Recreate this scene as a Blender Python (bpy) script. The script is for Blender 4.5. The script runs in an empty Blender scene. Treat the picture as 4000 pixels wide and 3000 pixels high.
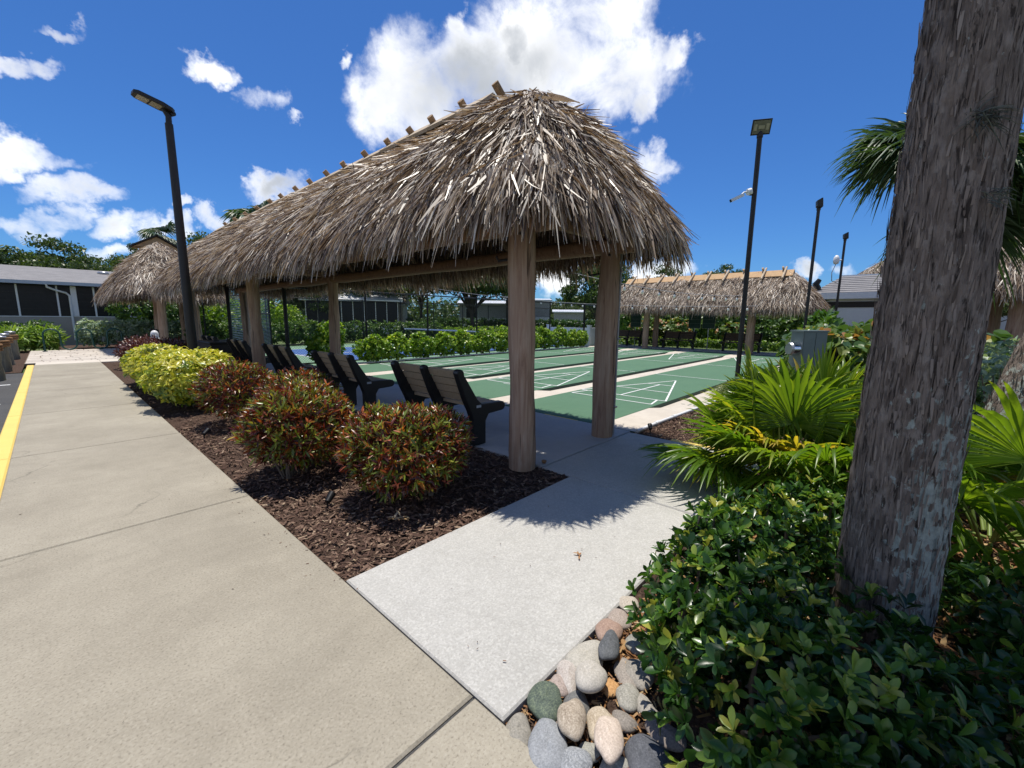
import bpy, math, random
import numpy as np
from mathutils import Matrix, Vector

# ------------------------------------------------------------------ camera, sky, sun, exposure
sc = bpy.context.scene
COL = sc.collection
FPX, PITCH, ROLL, YAW = 1640.56, 0.153883, 0.0108535, 0.739953      # solved from the court lines and the posts
CAM = np.array([-4.9129, -2.9383, 1.438])
def _axes():
    f = np.array([math.cos(YAW)*math.cos(PITCH), math.sin(YAW)*math.cos(PITCH), -math.sin(PITCH)])
    r = np.array([math.sin(YAW), -math.cos(YAW), 0.0]); u = np.cross(r, f)
    return r*math.cos(ROLL)+u*math.sin(ROLL), -r*math.sin(ROLL)+u*math.cos(ROLL), f
RT, UP, FW = _axes()
cam_d = bpy.data.cameras.new('camera'); cam = bpy.data.objects.new('camera', cam_d); COL.objects.link(cam)
cam_d.sensor_width = 36; cam_d.sensor_fit = 'HORIZONTAL'; cam_d.lens = 36*FPX/4000
cam_d.clip_start = 0.05; cam_d.clip_end = 2000
m4 = Matrix.Identity(4)
for i in range(3):
    m4[i][0], m4[i][1], m4[i][2], m4[i][3] = RT[i], UP[i], -FW[i], CAM[i]
cam.matrix_world = m4
sc.camera = cam

def ray(px, py):
    d = RT*((px-2000)/FPX) - UP*((py-1500)/FPX) + FW
    return d
def gp(px, py, z=0.0):                     # pixel of the 4000x3000 photograph -> point at height z
    d = ray(px, py); return CAM + d*((z-CAM[2])/d[2])
def onY(px, py, Y):
    d = ray(px, py); return CAM + d*((Y-CAM[1])/d[1])
def onX(px, py, X):
    d = ray(px, py); return CAM + d*((X-CAM[0])/d[0])
def atd(px, py, D):
    d = ray(px, py); return CAM + d*(D/math.hypot(d[0], d[1]))

SUN_EL, SUN_AZ = math.radians(79.0), math.atan2(0.10, 0.18)          # azimuth from +Y towards +X
SDIR = np.array([math.sin(SUN_AZ)*math.cos(SUN_EL), math.cos(SUN_AZ)*math.cos(SUN_EL), math.sin(SUN_EL)])
sun_d = bpy.data.lights.new('sun', 'SUN'); sun = bpy.data.objects.new('sun', sun_d); COL.objects.link(sun)
sun_d.energy = 4.6; sun_d.angle = math.radians(0.53); sun_d.color = (1.0, 0.945, 0.855)
sun.rotation_euler = Vector(SDIR).to_track_quat('Z', 'Y').to_euler()
sun.location = (0, 0, 60)

def build_world():
    w = bpy.data.worlds.new('World'); sc.world = w; w.use_nodes = True
    nt = w.node_tree; N = nt.nodes; L = nt.links; N.clear()
    out = N.new('ShaderNodeOutputWorld'); bg = N.new('ShaderNodeBackground'); bg.inputs['Strength'].default_value = 0.10
    L.new(bg.outputs[0], out.inputs[0])
    sky = N.new('ShaderNodeTexSky'); sky.sky_type = 'NISHITA'; sky.sun_disc = False
    sky.sun_elevation = SUN_EL; sky.sun_rotation = SUN_AZ
    sky.altitude = 0; sky.air_density = 1.0; sky.dust_density = 0.35; sky.ozone_density = 4.0
    tc = N.new('ShaderNodeTexCoord')
    def math_(op, a, b=None, c=None):
        n = N.new('ShaderNodeMath'); n.operation = op
        for i, v in enumerate((a, b, c)):
            if v is None: continue
            if isinstance(v, (int, float)): n.inputs[i].default_value = v
            else: L.new(v, n.inputs[i])
        return n.outputs[0]
    # ragged outlines: the directions are pushed about by noise before the cloud shapes are laid out
    def warp(src, scale, amt, detail):
        n = N.new('ShaderNodeTexNoise'); n.inputs['Scale'].default_value = scale; n.inputs['Detail'].default_value = detail; n.inputs['Roughness'].default_value = .6
        L.new(tc.outputs['Generated'], n.inputs['Vector'])
        a = N.new('ShaderNodeVectorMath'); a.operation = 'SUBTRACT'; L.new(n.outputs['Color'], a.inputs[0]); a.inputs[1].default_value = (.5, .5, .5)
        b = N.new('ShaderNodeVectorMath'); b.operation = 'SCALE'; L.new(a.outputs[0], b.inputs[0]); b.inputs['Scale'].default_value = amt
        c = N.new('ShaderNodeVectorMath'); c.operation = 'ADD'; L.new(src, c.inputs[0]); L.new(b.outputs[0], c.inputs[1]); return c.outputs[0]
    wv = warp(warp(tc.outputs['Generated'], 8.0, .17, 6), 26.0, .035, 4)
    def dot_(vec):
        n = N.new('ShaderNodeVectorMath'); n.operation = 'DOT_PRODUCT'
        L.new(wv, n.inputs[0]); n.inputs[1].default_value = tuple(vec)
        return n.outputs['Value']
    def blob(c, a, b, wgt):
        c = c/np.linalg.norm(c)
        a = a - c*(a@c); b = b - c*(b@c)
        G = np.linalg.inv(np.array([[a@a, a@b], [a@b, b@b]]))
        e1 = G[0, 0]*a+G[0, 1]*b; e2 = G[1, 0]*a+G[1, 1]*b
        p, q = dot_(e1), dot_(e2)
        r2 = math_('MULTIPLY_ADD', q, q, math_('MULTIPLY', p, p))
        return math_('SUBTRACT', wgt, math_('MULTIPLY', r2, wgt))
    def pxblob(x, y, rx, ry, wgt=1.0):
        s = 4000/2212; x, y, rx, ry = x*s, y*s, rx*s, ry*s
        u = lambda a, b: ray(a, b)/np.linalg.norm(ray(a, b))
        return blob(u(x, y), u(x+rx, y)-u(x, y), u(x, y-ry)-u(x, y), wgt)
    blobs = [(895,190,140,155),(1030,160,170,140),(1120,75,75,75),(1200,130,220,185),(1330,140,165,165),(1260,20,190,130),
             (1440,110,80,62),(1375,235,55,90),(985,55,45,60,.8),(1100,230,150,70),
             (1405,372,75,48,.8),(1330,320,40,30,.6),(470,152,56,42,.8),(562,208,60,42,.62),(626,262,40,16,.6),(745,102,18,32,.6),
             (55,345,130,42,.85),(150,410,130,40,.85),(30,475,100,42,.9),(235,490,105,42,.95),(120,458,80,30,.7),(-40,300,80,36,.8),(330,500,40,30,.7),
             (118,48,50,26,.5),(50,130,85,34,.62),(15,262,40,18,.5),(478,462,50,30,.8),(598,420,70,36,.9),(555,446,40,24,.8),(405,448,26,16,.6),
             (370,490,40,24,.6),(430,498,40,20,.6),(1195,588,75,62,.9),(1430,575,85,45,.9),(1745,605,42,24,.8),(2195,525,50,36,.8),
             (880,600,130,40,.8),(1000,560,90,40,.8),(1590,600,60,22,.6),(240,560,90,26,.7),(1860,590,60,22,.5)]
    fld = None
    for b in blobs:
        v = pxblob(*b); fld = v if fld is None else math_('MAXIMUM', fld, v)
    # cumulus goes on round the unseen sky, extra clouds added for white fill light
    rg = random.Random(5)
    for k in range(26):
        az = math.radians(42 + 66 + 228*(k+rg.random())/26); el = math.radians(rg.choice((6, 9, 14, 20, 32, 48)))
        c = np.array([math.cos(az)*math.cos(el), math.sin(az)*math.cos(el), math.sin(el)])
        t = np.array([-math.sin(az), math.cos(az), 0]); u = np.cross(c, t)
        r = rg.uniform(.10, .26)
        fld = math_('MAXIMUM', fld, blob(c, t*r*1.6, u*r*.7, rg.uniform(.7, 1)))
    def noise(scale, detail, rough, dist=0.0):
        n = N.new('ShaderNodeTexNoise'); n.inputs['Scale'].default_value = scale; n.inputs['Detail'].default_value = detail
        n.inputs['Roughness'].default_value = rough; n.inputs['Distortion'].default_value = dist
        L.new(tc.outputs['Generated'], n.inputs['Vector']); return n.outputs['Fac']
    n1 = noise(7.5, 9, .62, .35); n2 = noise(3.2, 4, .5)
    f = math_('ADD', fld, math_('MULTIPLY', math_('SUBTRACT', n1, .5), 2.3))
    mr = N.new('ShaderNodeMapRange'); mr.interpolation_type = 'SMOOTHSTEP'
    mr.inputs['From Min'].default_value = .02; mr.inputs['From Max'].default_value = 1.15; L.new(f, mr.inputs['Value'])
    # thick middles let less light through than thin edges
    th = math_('ADD', math_('ADD', fld, math_('MULTIPLY', math_('SUBTRACT', n2, .5), 2.2)), math_('MULTIPLY', math_('SUBTRACT', n1, .5), .9))
    mg = N.new('ShaderNodeMapRange'); mg.interpolation_type = 'SMOOTHSTEP'
    mg.inputs['From Min'].default_value = .35; mg.inputs['From Max'].default_value = 1.35; L.new(th, mg.inputs['Value'])
    cr = N.new('ShaderNodeMixRGB'); cr.inputs[1].default_value = (12.5, 12.5, 12.4, 1); cr.inputs[2].default_value = (4.6, 4.9, 5.3, 1)
    L.new(mg.outputs[0], cr.inputs[0])
    mx = N.new('ShaderNodeMixRGB'); L.new(math_('MULTIPLY', mr.outputs[0], .97), mx.inputs[0])
    tint = N.new('ShaderNodeMixRGB'); tint.blend_type = 'MULTIPLY'; tint.inputs[0].default_value = 1.0; tint.inputs[2].default_value = (.335, .645, 1.05, 1)
    L.new(sky.outputs[0], tint.inputs[1]); L.new(tint.outputs[0], mx.inputs[1]); L.new(cr.outputs[0], mx.inputs[2])
    L.new(mx.outputs[0], bg.inputs['Color'])
build_world()
sc.view_settings.view_transform = 'Standard'; sc.view_settings.look = 'None'
sc.view_settings.gamma = 1; sc.view_settings.use_curve_mapping = False
sc.view_settings.exposure = 0.19
sc.render.engine = 'CYCLES'
sc.cycles.use_denoising = True
sc.cycles.max_bounces = 8; sc.cycles.transparent_max_bounces = 12
sc.cycles.diffuse_bounces = 4

# ------------------------------------------------------------------ helpers
rnd = random.Random(11)
RNG = np.random.default_rng(7)
def unit(v):
    v = np.asarray(v, float); return v/np.maximum(np.linalg.norm(v, axis=-1, keepdims=True), 1e-9)

class MB:
    """collects shapes into one mesh"""
    def __init__(s): s.V = []; s.F = []; s.R = []; s.n = 0
    def add(s, V, F, r=0.5):
        V = np.asarray(V, float); s.V.append(V)
        s.F.extend([tuple(int(i)+s.n for i in f) for f in F])
        s.R.append(np.full(len(V), r) if np.isscalar(r) else np.asarray(r, float)); s.n += len(V)
        return s
    def box(s, lo, hi, r=.5, ch=0.0):
        x0, y0, z0 = lo; x1, y1, z1 = hi
        if ch <= 0:
            V = [(x0,y0,z0),(x1,y0,z0),(x1,y1,z0),(x0,y1,z0),(x0,y0,z1),(x1,y0,z1),(x1,y1,z1),(x0,y1,z1)]
            return s.add(V, [(3,2,1,0),(4,5,6,7),(0,1,5,4),(1,2,6,5),(2,3,7,6),(3,0,4,7)], r)
        V = []; 
        for (z, c) in ((z0, 0), (z1-ch, 0), (z1, ch)):
            V += [(x0+c,y0+c,z),(x1-c,y0+c,z),(x1-c,y1-c,z),(x0+c,y1-c,z)]
        F = [(3,2,1,0),(8,9,10,11)]
        for k in (0, 4):
            F += [(k+i, k+(i+1) % 4, k+4+(i+1) % 4, k+4+i) for i in range(4)]
        return s.add(V, F, r)
    def obox(s, c, half, ax, r=.5):          # oriented box: ax = 3 row axes
        c = np.array(c, float); ax = np.array(ax, float); V = []
        for z in (-1, 1):
            for x, y in ((-1,-1),(1,-1),(1,1),(-1,1)):
                V.append(c+ax[0]*half[0]*x+ax[1]*half[1]*y+ax[2]*half[2]*z)
        return s.add(V, [(3,2,1,0),(4,5,6,7),(0,1,5,4),(1,2,6,5),(2,3,7,6),(3,0,4,7)], r)
    def tube(s, path, rad, n=10, caps=True, r=.5, jit=0.0, flat=None):
        P = np.array(path, float); K = len(P); rad = np.broadcast_to(np.asarray(rad, float), (K,))
        T = unit(np.gradient(P, axis=0)); ref = np.array([0, 0, 1.]) if abs(T[0][2]) < .9 else np.array([1., 0, 0])
        V = []; a = unit(np.cross(T[0], ref))
        for k in range(K):
            a = unit(a - T[k]*(a@T[k])); b = np.cross(T[k], a)
            for i in range(n):
                t = 2*math.pi*i/n; q = rad[k]*(1+jit*(RNG.random()-.5))
                V.append(P[k]+a*math.cos(t)*q+b*math.sin(t)*q)
        F = [(k*n+i, k*n+(i+1) % n, (k+1)*n+(i+1) % n, (k+1)*n+i) for k in range(K-1) for i in range(n)]
        s.add(V, F, r)
        if caps:
            s.add(V[:n], [tuple(reversed(range(n)))], r); s.add(V[-n:], [tuple(range(n))], r)
        return s
    def cyl(s, p0, p1, r0, r1=None, n=12, r=.5): return s.tube([p0, p1], [r0, r0 if r1 is None else r1], n, True, r)
    def lathe(s, c, prof, n=24, r=.5):
        V = [(c[0]+q*math.cos(2*math.pi*i/n), c[1]+q*math.sin(2*math.pi*i/n), c[2]+z) for q, z in prof for i in range(n)]
        F = [(k*n+i, k*n+(i+1) % n, (k+1)*n+(i+1) % n, (k+1)*n+i) for k in range(len(prof)-1) for i in range(n)]
        return s.add(V, F, r)
    def prism(s, prof, o, a, b, ext, r=.5):   # 2-D outline in axes a,b, extruded by vector ext
        o, a, b, ext = (np.array(v, float) for v in (o, a, b, ext)); n = len(prof)
        P = [o+a*p[0]+b*p[1] for p in prof]; V = P+[p+ext for p in P]
        s.add(V, [tuple(reversed(range(n))), tuple(range(n, 2*n))]+[(i, (i+1) % n, n+(i+1) % n, n+i) for i in range(n)], r)
        return s
    def mesh(s, name, smooth=False):
        me = bpy.data.meshes.new(name)
        V = np.concatenate(s.V) if s.V else np.zeros((0, 3))
        me.from_pydata(V.tolist(), [], s.F)
        at = me.attributes.new('rnd', 'FLOAT', 'POINT'); at.data.foreach_set('value', np.concatenate(s.R).astype(np.float32))
        if smooth: me.polygons.foreach_set('use_smooth', [True]*len(me.polygons))
        me.update(); return me
    def build(s, name, mat, parent=None, smooth=False, **kw): return obj(name, s.mesh(name, smooth), mat, parent, **kw)

def quadmesh(name, V, Q, R, smooth=False):   # fast path: V (n,3), Q (m,4), R (n,)
    me = bpy.data.meshes.new(name)
    me.vertices.add(len(V)); me.vertices.foreach_set('co', np.asarray(V, np.float32).ravel())
    me.loops.add(Q.size); me.loops.foreach_set('vertex_index', Q.astype(np.int32).ravel())
    me.polygons.add(len(Q)); me.polygons.foreach_set('loop_start', np.arange(0, Q.size, 4, dtype=np.int32))
    me.update(calc_edges=True)
    if smooth: me.polygons.foreach_set('use_smooth', np.ones(len(Q), bool))
    at = me.attributes.new('rnd', 'FLOAT', 'POINT'); at.data.foreach_set('value', np.asarray(R, np.float32))
    return me

def tag(o, label=None, cat=None, group=None, kind=None):
    if label: o['label'] = label
    if cat: o['category'] = cat
    if group: o['group'] = group
    if kind: o['kind'] = kind
    return o
def obj(name, me, mat=None, parent=None, loc=None, rz=None, **kw):
    o = bpy.data.objects.new(name, me); COL.objects.link(o)
    if mat and not me.materials: me.materials.append(mat)
    if parent is not None: o.parent = parent
    if loc is not None: o.location = loc
    if rz is not None: o.rotation_euler = (0, 0, rz)
    return tag(o, **kw)
def thing(name, label, cat, loc=(0, 0, 0), rz=0, group=None):
    o = bpy.data.objects.new(name, None); COL.objects.link(o); o.empty_display_size = .2
    o.location = tuple(loc); o.rotation_euler = (0, 0, rz)
    return tag(o, label, cat, group)
def copy_tree(o, parent=None):
    c = o.copy(); COL.objects.link(c); c.parent = parent
    for ch in KIDS(o): copy_tree(ch, c)
    return c
def KIDS(o): return list(o.children)

# ------------------------------------------------------------------ materials
MATS = {}
def nodes(name):
    m = bpy.data.materials.new(name); m.use_nodes = True; nt = m.node_tree
    return m, nt, nt.nodes['Principled BSDF'], nt.nodes['Material Output']
def ramp(nt, fac, stops, interp='LINEAR'):
    r = nt.nodes.new('ShaderNodeValToRGB'); r.color_ramp.interpolation = interp
    e = r.color_ramp.elements
    while len(e) < len(stops): e.new(.5)
    for k, (p, c) in enumerate(stops): e[k].position = p; e[k].color = (*c, 1)
    nt.links.new(fac, r.inputs[0]); return r.outputs[0]
def texn(nt, scale, detail=4, rough=.55, stretch=None, dist=0, coord='Object'):
    tc = nt.nodes.new('ShaderNodeTexCoord'); v = tc.outputs[coord]
    if stretch:
        mp = nt.nodes.new('ShaderNodeMapping'); mp.inputs['Scale'].default_value = stretch
        nt.links.new(v, mp.inputs[0]); v = mp.outputs[0]
    n = nt.nodes.new('ShaderNodeTexNoise'); n.inputs['Scale'].default_value = scale; n.inputs['Detail'].default_value = detail
    n.inputs['Roughness'].default_value = rough; n.inputs['Distortion'].default_value = dist
    nt.links.new(v, n.inputs['Vector']); return n.outputs['Fac']
def mixc(nt, fac, a, b, mode='MIX'):
    m = nt.nodes.new('ShaderNodeMixRGB'); m.blend_type = mode
    for i, v in enumerate((fac, a, b)):
        if isinstance(v, (int, float)): m.inputs[i].default_value = v
        elif isinstance(v, tuple): m.inputs[i].default_value = (*v, 1)
        else: nt.links.new(v, m.inputs[i])
    return m.outputs[0]
def bump(nt, b, h, strength=.3, dist=.01):
    n = nt.nodes.new('ShaderNodeBump'); n.inputs['Strength'].default_value = strength; n.inputs['Distance'].default_value = dist
    nt.links.new(h, n.inputs['Height']); nt.links.new(n.outputs[0], b.inputs['Normal'])
def plain(name, col, rough=.6, metal=0.0, var=.12, scale=6.0, spec=.4, bmp=.1, bscale=60):
    m, nt, b, o = nodes(name)
    c2 = tuple(max(0, c*(1-var)) for c in col); c3 = tuple(min(1, c*(1+var)) for c in col)
    nt.links.new(ramp(nt, texn(nt, scale, 5, .6), [(.3, c2), (.7, c3)]), b.inputs['Base Color'])
    b.inputs['Roughness'].default_value = rough; b.inputs['Metallic'].default_value = metal
    b.inputs['Specular IOR Level'].default_value = spec
    if bmp: bump(nt, b, texn(nt, bscale, 3), bmp, .004)
    MATS[name] = m; return m
def leafmat(name, stops, trans=.35, rough=.4, spec=.5, tcol=None, fine=0.0):
    m, nt, b, o = nodes(name)
    a = nt.nodes.new('ShaderNodeAttribute'); a.attribute_name = 'rnd'
    c = ramp(nt, a.outputs['Fac'], stops)
    if fine: c = mixc(nt, fine, c, ramp(nt, texn(nt, 45, 3), [(.3, (.25, .25, .25)), (.7, (1, 1, 1))]), 'MULTIPLY')
    nt.links.new(c, b.inputs['Base Color'])
    b.inputs['Roughness'].default_value = rough; b.inputs['Specular IOR Level'].default_value = spec
    t = nt.nodes.new('ShaderNodeBsdfTranslucent'); mx = nt.nodes.new('ShaderNodeMixShader'); mx.inputs[0].default_value = trans
    tc = mixc(nt, 1.0, c, tcol or (1.25, 1.3, .55), 'MULTIPLY'); nt.links.new(tc, t.inputs['Color'])
    nt.links.new(b.outputs[0], mx.inputs[1]); nt.links.new(t.outputs[0], mx.inputs[2]); nt.links.new(mx.outputs[0], o.inputs['Surface'])
    MATS[name] = m; return m

def concrete(name, c1, c2, speck=(.75, .74, .7), stain=(.3, .28, .25), sp=.35, fine=160, stainamt=.5, cracks=0.0):
    m, nt, b, o = nodes(name)
    base = ramp(nt, texn(nt, 1.3, 6, .62), [(.3, c1), (.72, c2)])
    base = mixc(nt, ramp(nt, texn(nt, fine, 2, .5), [(.44, (0, 0, 0)), (.75, (sp, sp, sp))]), base, speck)
    base = mixc(nt, ramp(nt, texn(nt, fine*1.15, 3, .6), [(.53, (0, 0, 0)), (.72, (.6, .6, .6))]), base, stain)
    base = mixc(nt, ramp(nt, texn(nt, .55, 7, .7), [(.5, (0, 0, 0)), (.85, (stainamt,)*3)]), base, tuple(v*.55 for v in c1))
    base = mixc(nt, ramp(nt, texn(nt, 9, 6, .75), [(.45, (0, 0, 0)), (.75, (.3,)*3)]), base, tuple(v*.72 for v in c1))
    tcv = nt.nodes.new('ShaderNodeTexCoord'); vo = nt.nodes.new('ShaderNodeTexVoronoi'); vo.feature = 'DISTANCE_TO_EDGE'; vo.inputs['Scale'].default_value = .42
    nv = nt.nodes.new('ShaderNodeTexNoise'); nv.inputs['Scale'].default_value = 2.6; nv.inputs['Detail'].default_value = 8; nt.links.new(tcv.outputs['Object'], nv.inputs['Vector'])
    av = nt.nodes.new('ShaderNodeVectorMath'); av.operation = 'MULTIPLY_ADD'; av.inputs[1].default_value = (.55, .55, .55); nt.links.new(nv.outputs['Color'], av.inputs[0]); nt.links.new(tcv.outputs['Object'], av.inputs[2]); nt.links.new(av.outputs[0], vo.inputs['Vector'])
    ck = mixc(nt, 1.0, ramp(nt, vo.outputs['Distance'], [(0, (cracks,)*3), (.0045, (0, 0, 0))]), ramp(nt, texn(nt, .8, 3), [(.50, (0, 0, 0)), (.60, (1, 1, 1))]), 'MULTIPLY')
    base = mixc(nt, ck, base, tuple(v*.35 for v in c1))
    at = nt.nodes.new('ShaderNodeAttribute'); at.attribute_name = 'rnd'
    base = mixc(nt, 1.0, base, ramp(nt, at.outputs['Fac'], [(0, (.88, .88, .88)), (1, (1.0, 1.0, 1.0))]), 'MULTIPLY')
    nt.links.new(base, b.inputs['Base Color']); b.inputs['Roughness'].default_value = .85; b.inputs['Specular IOR Level'].default_value = .25
    bump(nt, b, texn(nt, fine, 3), .35, .003); MATS[name] = m; return m
concrete('walk_concrete', (.285, .255, .197), (.395, .358, .282), (.49, .455, .375), (.12, .095, .07), fine=85, stainamt=.5, cracks=.55)
concrete('path_concrete', (.385, .375, .345), (.45, .44, .41), (.66, .65, .61), (.27, .255, .23), sp=.5, fine=95, stainamt=.25)
concrete('floor_concrete', (.42, .41, .40), (.50, .49, .475), (.6, .6, .58), (.3, .29, .28), sp=.2, stainamt=.25)
concrete('border_concrete', (.55, .49, .41), (.66, .60, .51), (.72, .67, .58), (.42, .37, .30), sp=.2, stainamt=.2)
concrete('paver_stone', (.50, .44, .37), (.64, .58, .50), (.7, .66, .6), (.36, .31, .26), sp=.2)
concrete('asphalt', (.055, .055, .056), (.085, .083, .08), (.16, .16, .155), (.03, .03, .03), sp=.6, fine=120)
concrete('court_green', (.085, .175, .105), (.10, .195, .118), (.125, .22, .14), (.07, .15, .09), sp=.15, stainamt=.28)
concrete('court_green2', (.16, .27, .18), (.19, .31, .21), (.22, .34, .24), (.14, .24, .16), sp=.15, stainamt=.06)
concrete('court_blue', (.055, .12, .31), (.065, .14, .35), (.08, .16, .38), (.05, .1, .27), sp=.15, stainamt=.06)
plain('white_line', (.74, .75, .73), .7, var=.06, scale=3)
def worn(name, col, under):
    m, nt, b, o = nodes(name)
    c = mixc(nt, ramp(nt, texn(nt, 14, 7, .75), [(.56, (0, 0, 0)), (.72, (.7,)*3)]), tuple(col), tuple(under))
    c = mixc(nt, ramp(nt, texn(nt, 2.5, 5, .6), [(.4, (0, 0, 0)), (.8, (.35,)*3)]), c, tuple(v*.75 for v in col))
    nt.links.new(c, b.inputs['Base Color']); b.inputs['Roughness'].default_value = .7; bump(nt, b, texn(nt, 150, 2), .3, .002); MATS[name] = m
worn('yellow_paint', (.76, .55, .14), (.70, .56, .26))
worn('grey_text', (.22, .26, .22), (.5, .46, .4))
plain('pvc', (.75, .75, .74), .4, var=.05)
plain('conduit', (.33, .33, .34), .45, .3)

def mulch(name, c1, c2, c3):
    m, nt, b, o = nodes(name)
    n1 = texn(nt, 26, 5, .7, dist=1.5); n2 = texn(nt, 70, 3, .6)
    base = ramp(nt, n1, [(.3, c1), (.5, c2), (.72, c3)])
    base = mixc(nt, .5, base, ramp(nt, n2, [(.3, c1), (.7, c3)]), 'MIX')
    nt.links.new(base, b.inputs['Base Color']); b.inputs['Roughness'].default_value = .95; b.inputs['Specular IOR Level'].default_value = .1
    bump(nt, b, n1, 1.0, .03); MATS[name] = m
mulch('mulch', (.03, .019, .014), (.075, .046, .034), (.16, .108, .08))
mulch('soil', (.10, .07, .045), (.20, .15, .10), (.36, .28, .20))
leafmat('chips', [(0, (.035, .02, .015)), (.35, (.10, .058, .042)), (.7, (.20, .13, .092)), (.9, (.34, .25, .17)), (1, (.48, .38, .26))], .0, .9, .2)
def grassmat(name, a, b_, c):
    m, nt, b, o = nodes(name)
    base = ramp(nt, texn(nt, .35, 6, .65), [(.3, a), (.5, b_), (.75, c)])
    base = mixc(nt, .6, base, ramp(nt, texn(nt, 30, 4, .7), [(.3, (.35, .35, .35)), (.7, (1.15, 1.15, 1.1))]), 'MULTIPLY')
    nt.links.new(base, b.inputs['Base Color']); b.inputs['Roughness'].default_value = .9; bump(nt, b, texn(nt, 40, 4), .8, .05); MATS[name] = m
grassmat('grass', (.07, .115, .025), (.10, .15, .035), (.17, .19, .06))
leafmat('grass_blades', [(0, (.05, .09, .015)), (.6, (.10, .17, .03)), (.9, (.2, .24, .06)), (1, (.34, .29, .13))], .35, .5)

leafmat('thatch', [(0, (.055, .035, .025)), (.2, (.155, .105, .073)), (.42, (.31, .235, .17)), (.64, (.49, .395, .30)), (.84, (.65, .56, .445)), (1, (.78, .71, .60))],
        .20, .42, .5, (1.2, .95, .6), .15)
def streak(name, c1, c2, c3, scale=9, st=(6, 6, .5), rough=.75, bmp=.5, crack=.5):
    m, nt, b, o = nodes(name)
    n = texn(nt, scale, 7, .65, st, .6); k = texn(nt, scale*.8, 4, .5, (st[0]*.9, st[1]*.9, st[2]*.55), .4)
    c = ramp(nt, n, [(.28, c1), (.5, c2), (.74, c3)])
    c = mixc(nt, ramp(nt, k, [(.615, (0, 0, 0)), (.66, (crack,)*3)]), c, tuple(v*.28 for v in c1))
    c = mixc(nt, ramp(nt, texn(nt, 2.2, 5, .6), [(.4, (0, 0, 0)), (.75, (.4,)*3)]), c, tuple(v*.8 for v in c2))
    nt.links.new(c, b.inputs['Base Color']); b.inputs['Roughness'].default_value = rough; b.inputs['Specular IOR Level'].default_value = .25
    bump(nt, b, n, bmp, .01); MATS[name] = m
streak('log', (.21, .12, .082), (.37, .25, .175), (.50, .395, .305), 4.6, (5, 5, .32), .8, 1.0, .85)
streak('log_brown', (.15, .085, .048), (.26, .16, .095), (.35, .235, .15))
streak('ridge_wood', (.34, .25, .16), (.50, .40, .28), (.62, .53, .41), st=(4, .6, 4))
streak('peg_wood', (.22, .13, .065), (.34, .22, .12), (.42, .29, .17))
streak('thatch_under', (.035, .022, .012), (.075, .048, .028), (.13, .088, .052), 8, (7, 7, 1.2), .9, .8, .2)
streak('piling', (.10, .10, .075), (.19, .185, .14), (.27, .255, .20), 8)
plain('felt', (.50, .33, .18), .9, var=.1)
plain('rope', (.25, .14, .065), .9, var=.25, scale=40, bmp=.8, bscale=90)
streak('bench_slat', (.34, .25, .155), (.42, .315, .20), (.48, .37, .245), 5, (1, 9, 9), .6, .2, .0)
streak('bench_slat_dark', (.075, .05, .035), (.10, .068, .047), (.125, .088, .06), 5, (1, 9, 9), .6, .2, .0)
plain('black_plastic', (.012, .012, .013), .45, var=.2, spec=.5)
plain('plaque', (.45, .5, .55), .3, .2)
plain('bronze_metal', (.032, .028, .026), .5, .2, var=.15)
plain('black_metal', (.010, .010, .011), .45, .2, var=.2)
plain('grey_metal', (.42, .43, .44), .35, .7, var=.1)
plain('silver', (.75, .76, .78), .18, 1.0, var=.04)
plain('white_plastic', (.78, .78, .77), .4, var=.04)
plain('lens', (.42, .38, .25), .2, var=.1, spec=.6)
plain('lens_grey', (.20, .19, .13), .15, var=.2, spec=.7)
plain('green_cabinet', (.19, .235, .215), .45, var=.08)
plain('rack_green', (.008, .06, .05), .35, var=.1, spec=.5)
plain('scoreboard', (.012, .045, .035), .6, var=.2)
plain('chalk', (.30, .32, .2), .8)
plain('white_wall', (.70, .71, .71), .7, var=.04)
plain('shed_grey', (.36, .35, .36), .7, var=.06)
plain('wall_bluegrey', (.66, .69, .70), .75, var=.03)
plain('dark_band', (.03, .025, .02), .7)
plain('siding', (.36, .335, .30), .7, var=.05)
plain('cream_wall', (.60, .53, .43), .7, var=.05)
plain('white_trim', (.72, .73, .73), .5, var=.04)
plain('gutter_blue', (.40, .46, .52), .4, var=.05)
plain('screen_dark', (.010, .011, .013), .35, var=.3, spec=.3)
plain('roof_metal', (.76, .77, .78), .35, .3, var=.04)
def shingles(name, a, b_):
    m, nt, b, o = nodes(name)
    c = ramp(nt, texn(nt, 2.6, 4, .6, (1, 3.5, 3.5)), [(.3, a), (.7, b_)])
    c = mixc(nt, .5, c, ramp(nt, texn(nt, 60, 2), [(.3, (.6, .6, .6)), (.7, (1.2, 1.2, 1.2))]), 'MULTIPLY')
    nt.links.new(c, b.inputs['Base Color']); b.inputs['Roughness'].default_value = .9; bump(nt, b, texn(nt, 40, 3), .4, .01); MATS[name] = m
shingles('shingle_grey', (.17, .165, .165), (.27, .26, .26)); shingles('shingle_tan', (.30, .26, .2), (.40, .36, .29))
plain('bulb', (.80, .78, .70), .15, var=.03, spec=.6)
plain('twig', (.13, .10, .075), .85, var=.25, scale=20)
plain('oak_bark', (.075, .062, .05), .9, var=.35, scale=5, bmp=.6, bscale=18)
plain('petiole', (.17, .23, .05), .5, var=.2)

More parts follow.
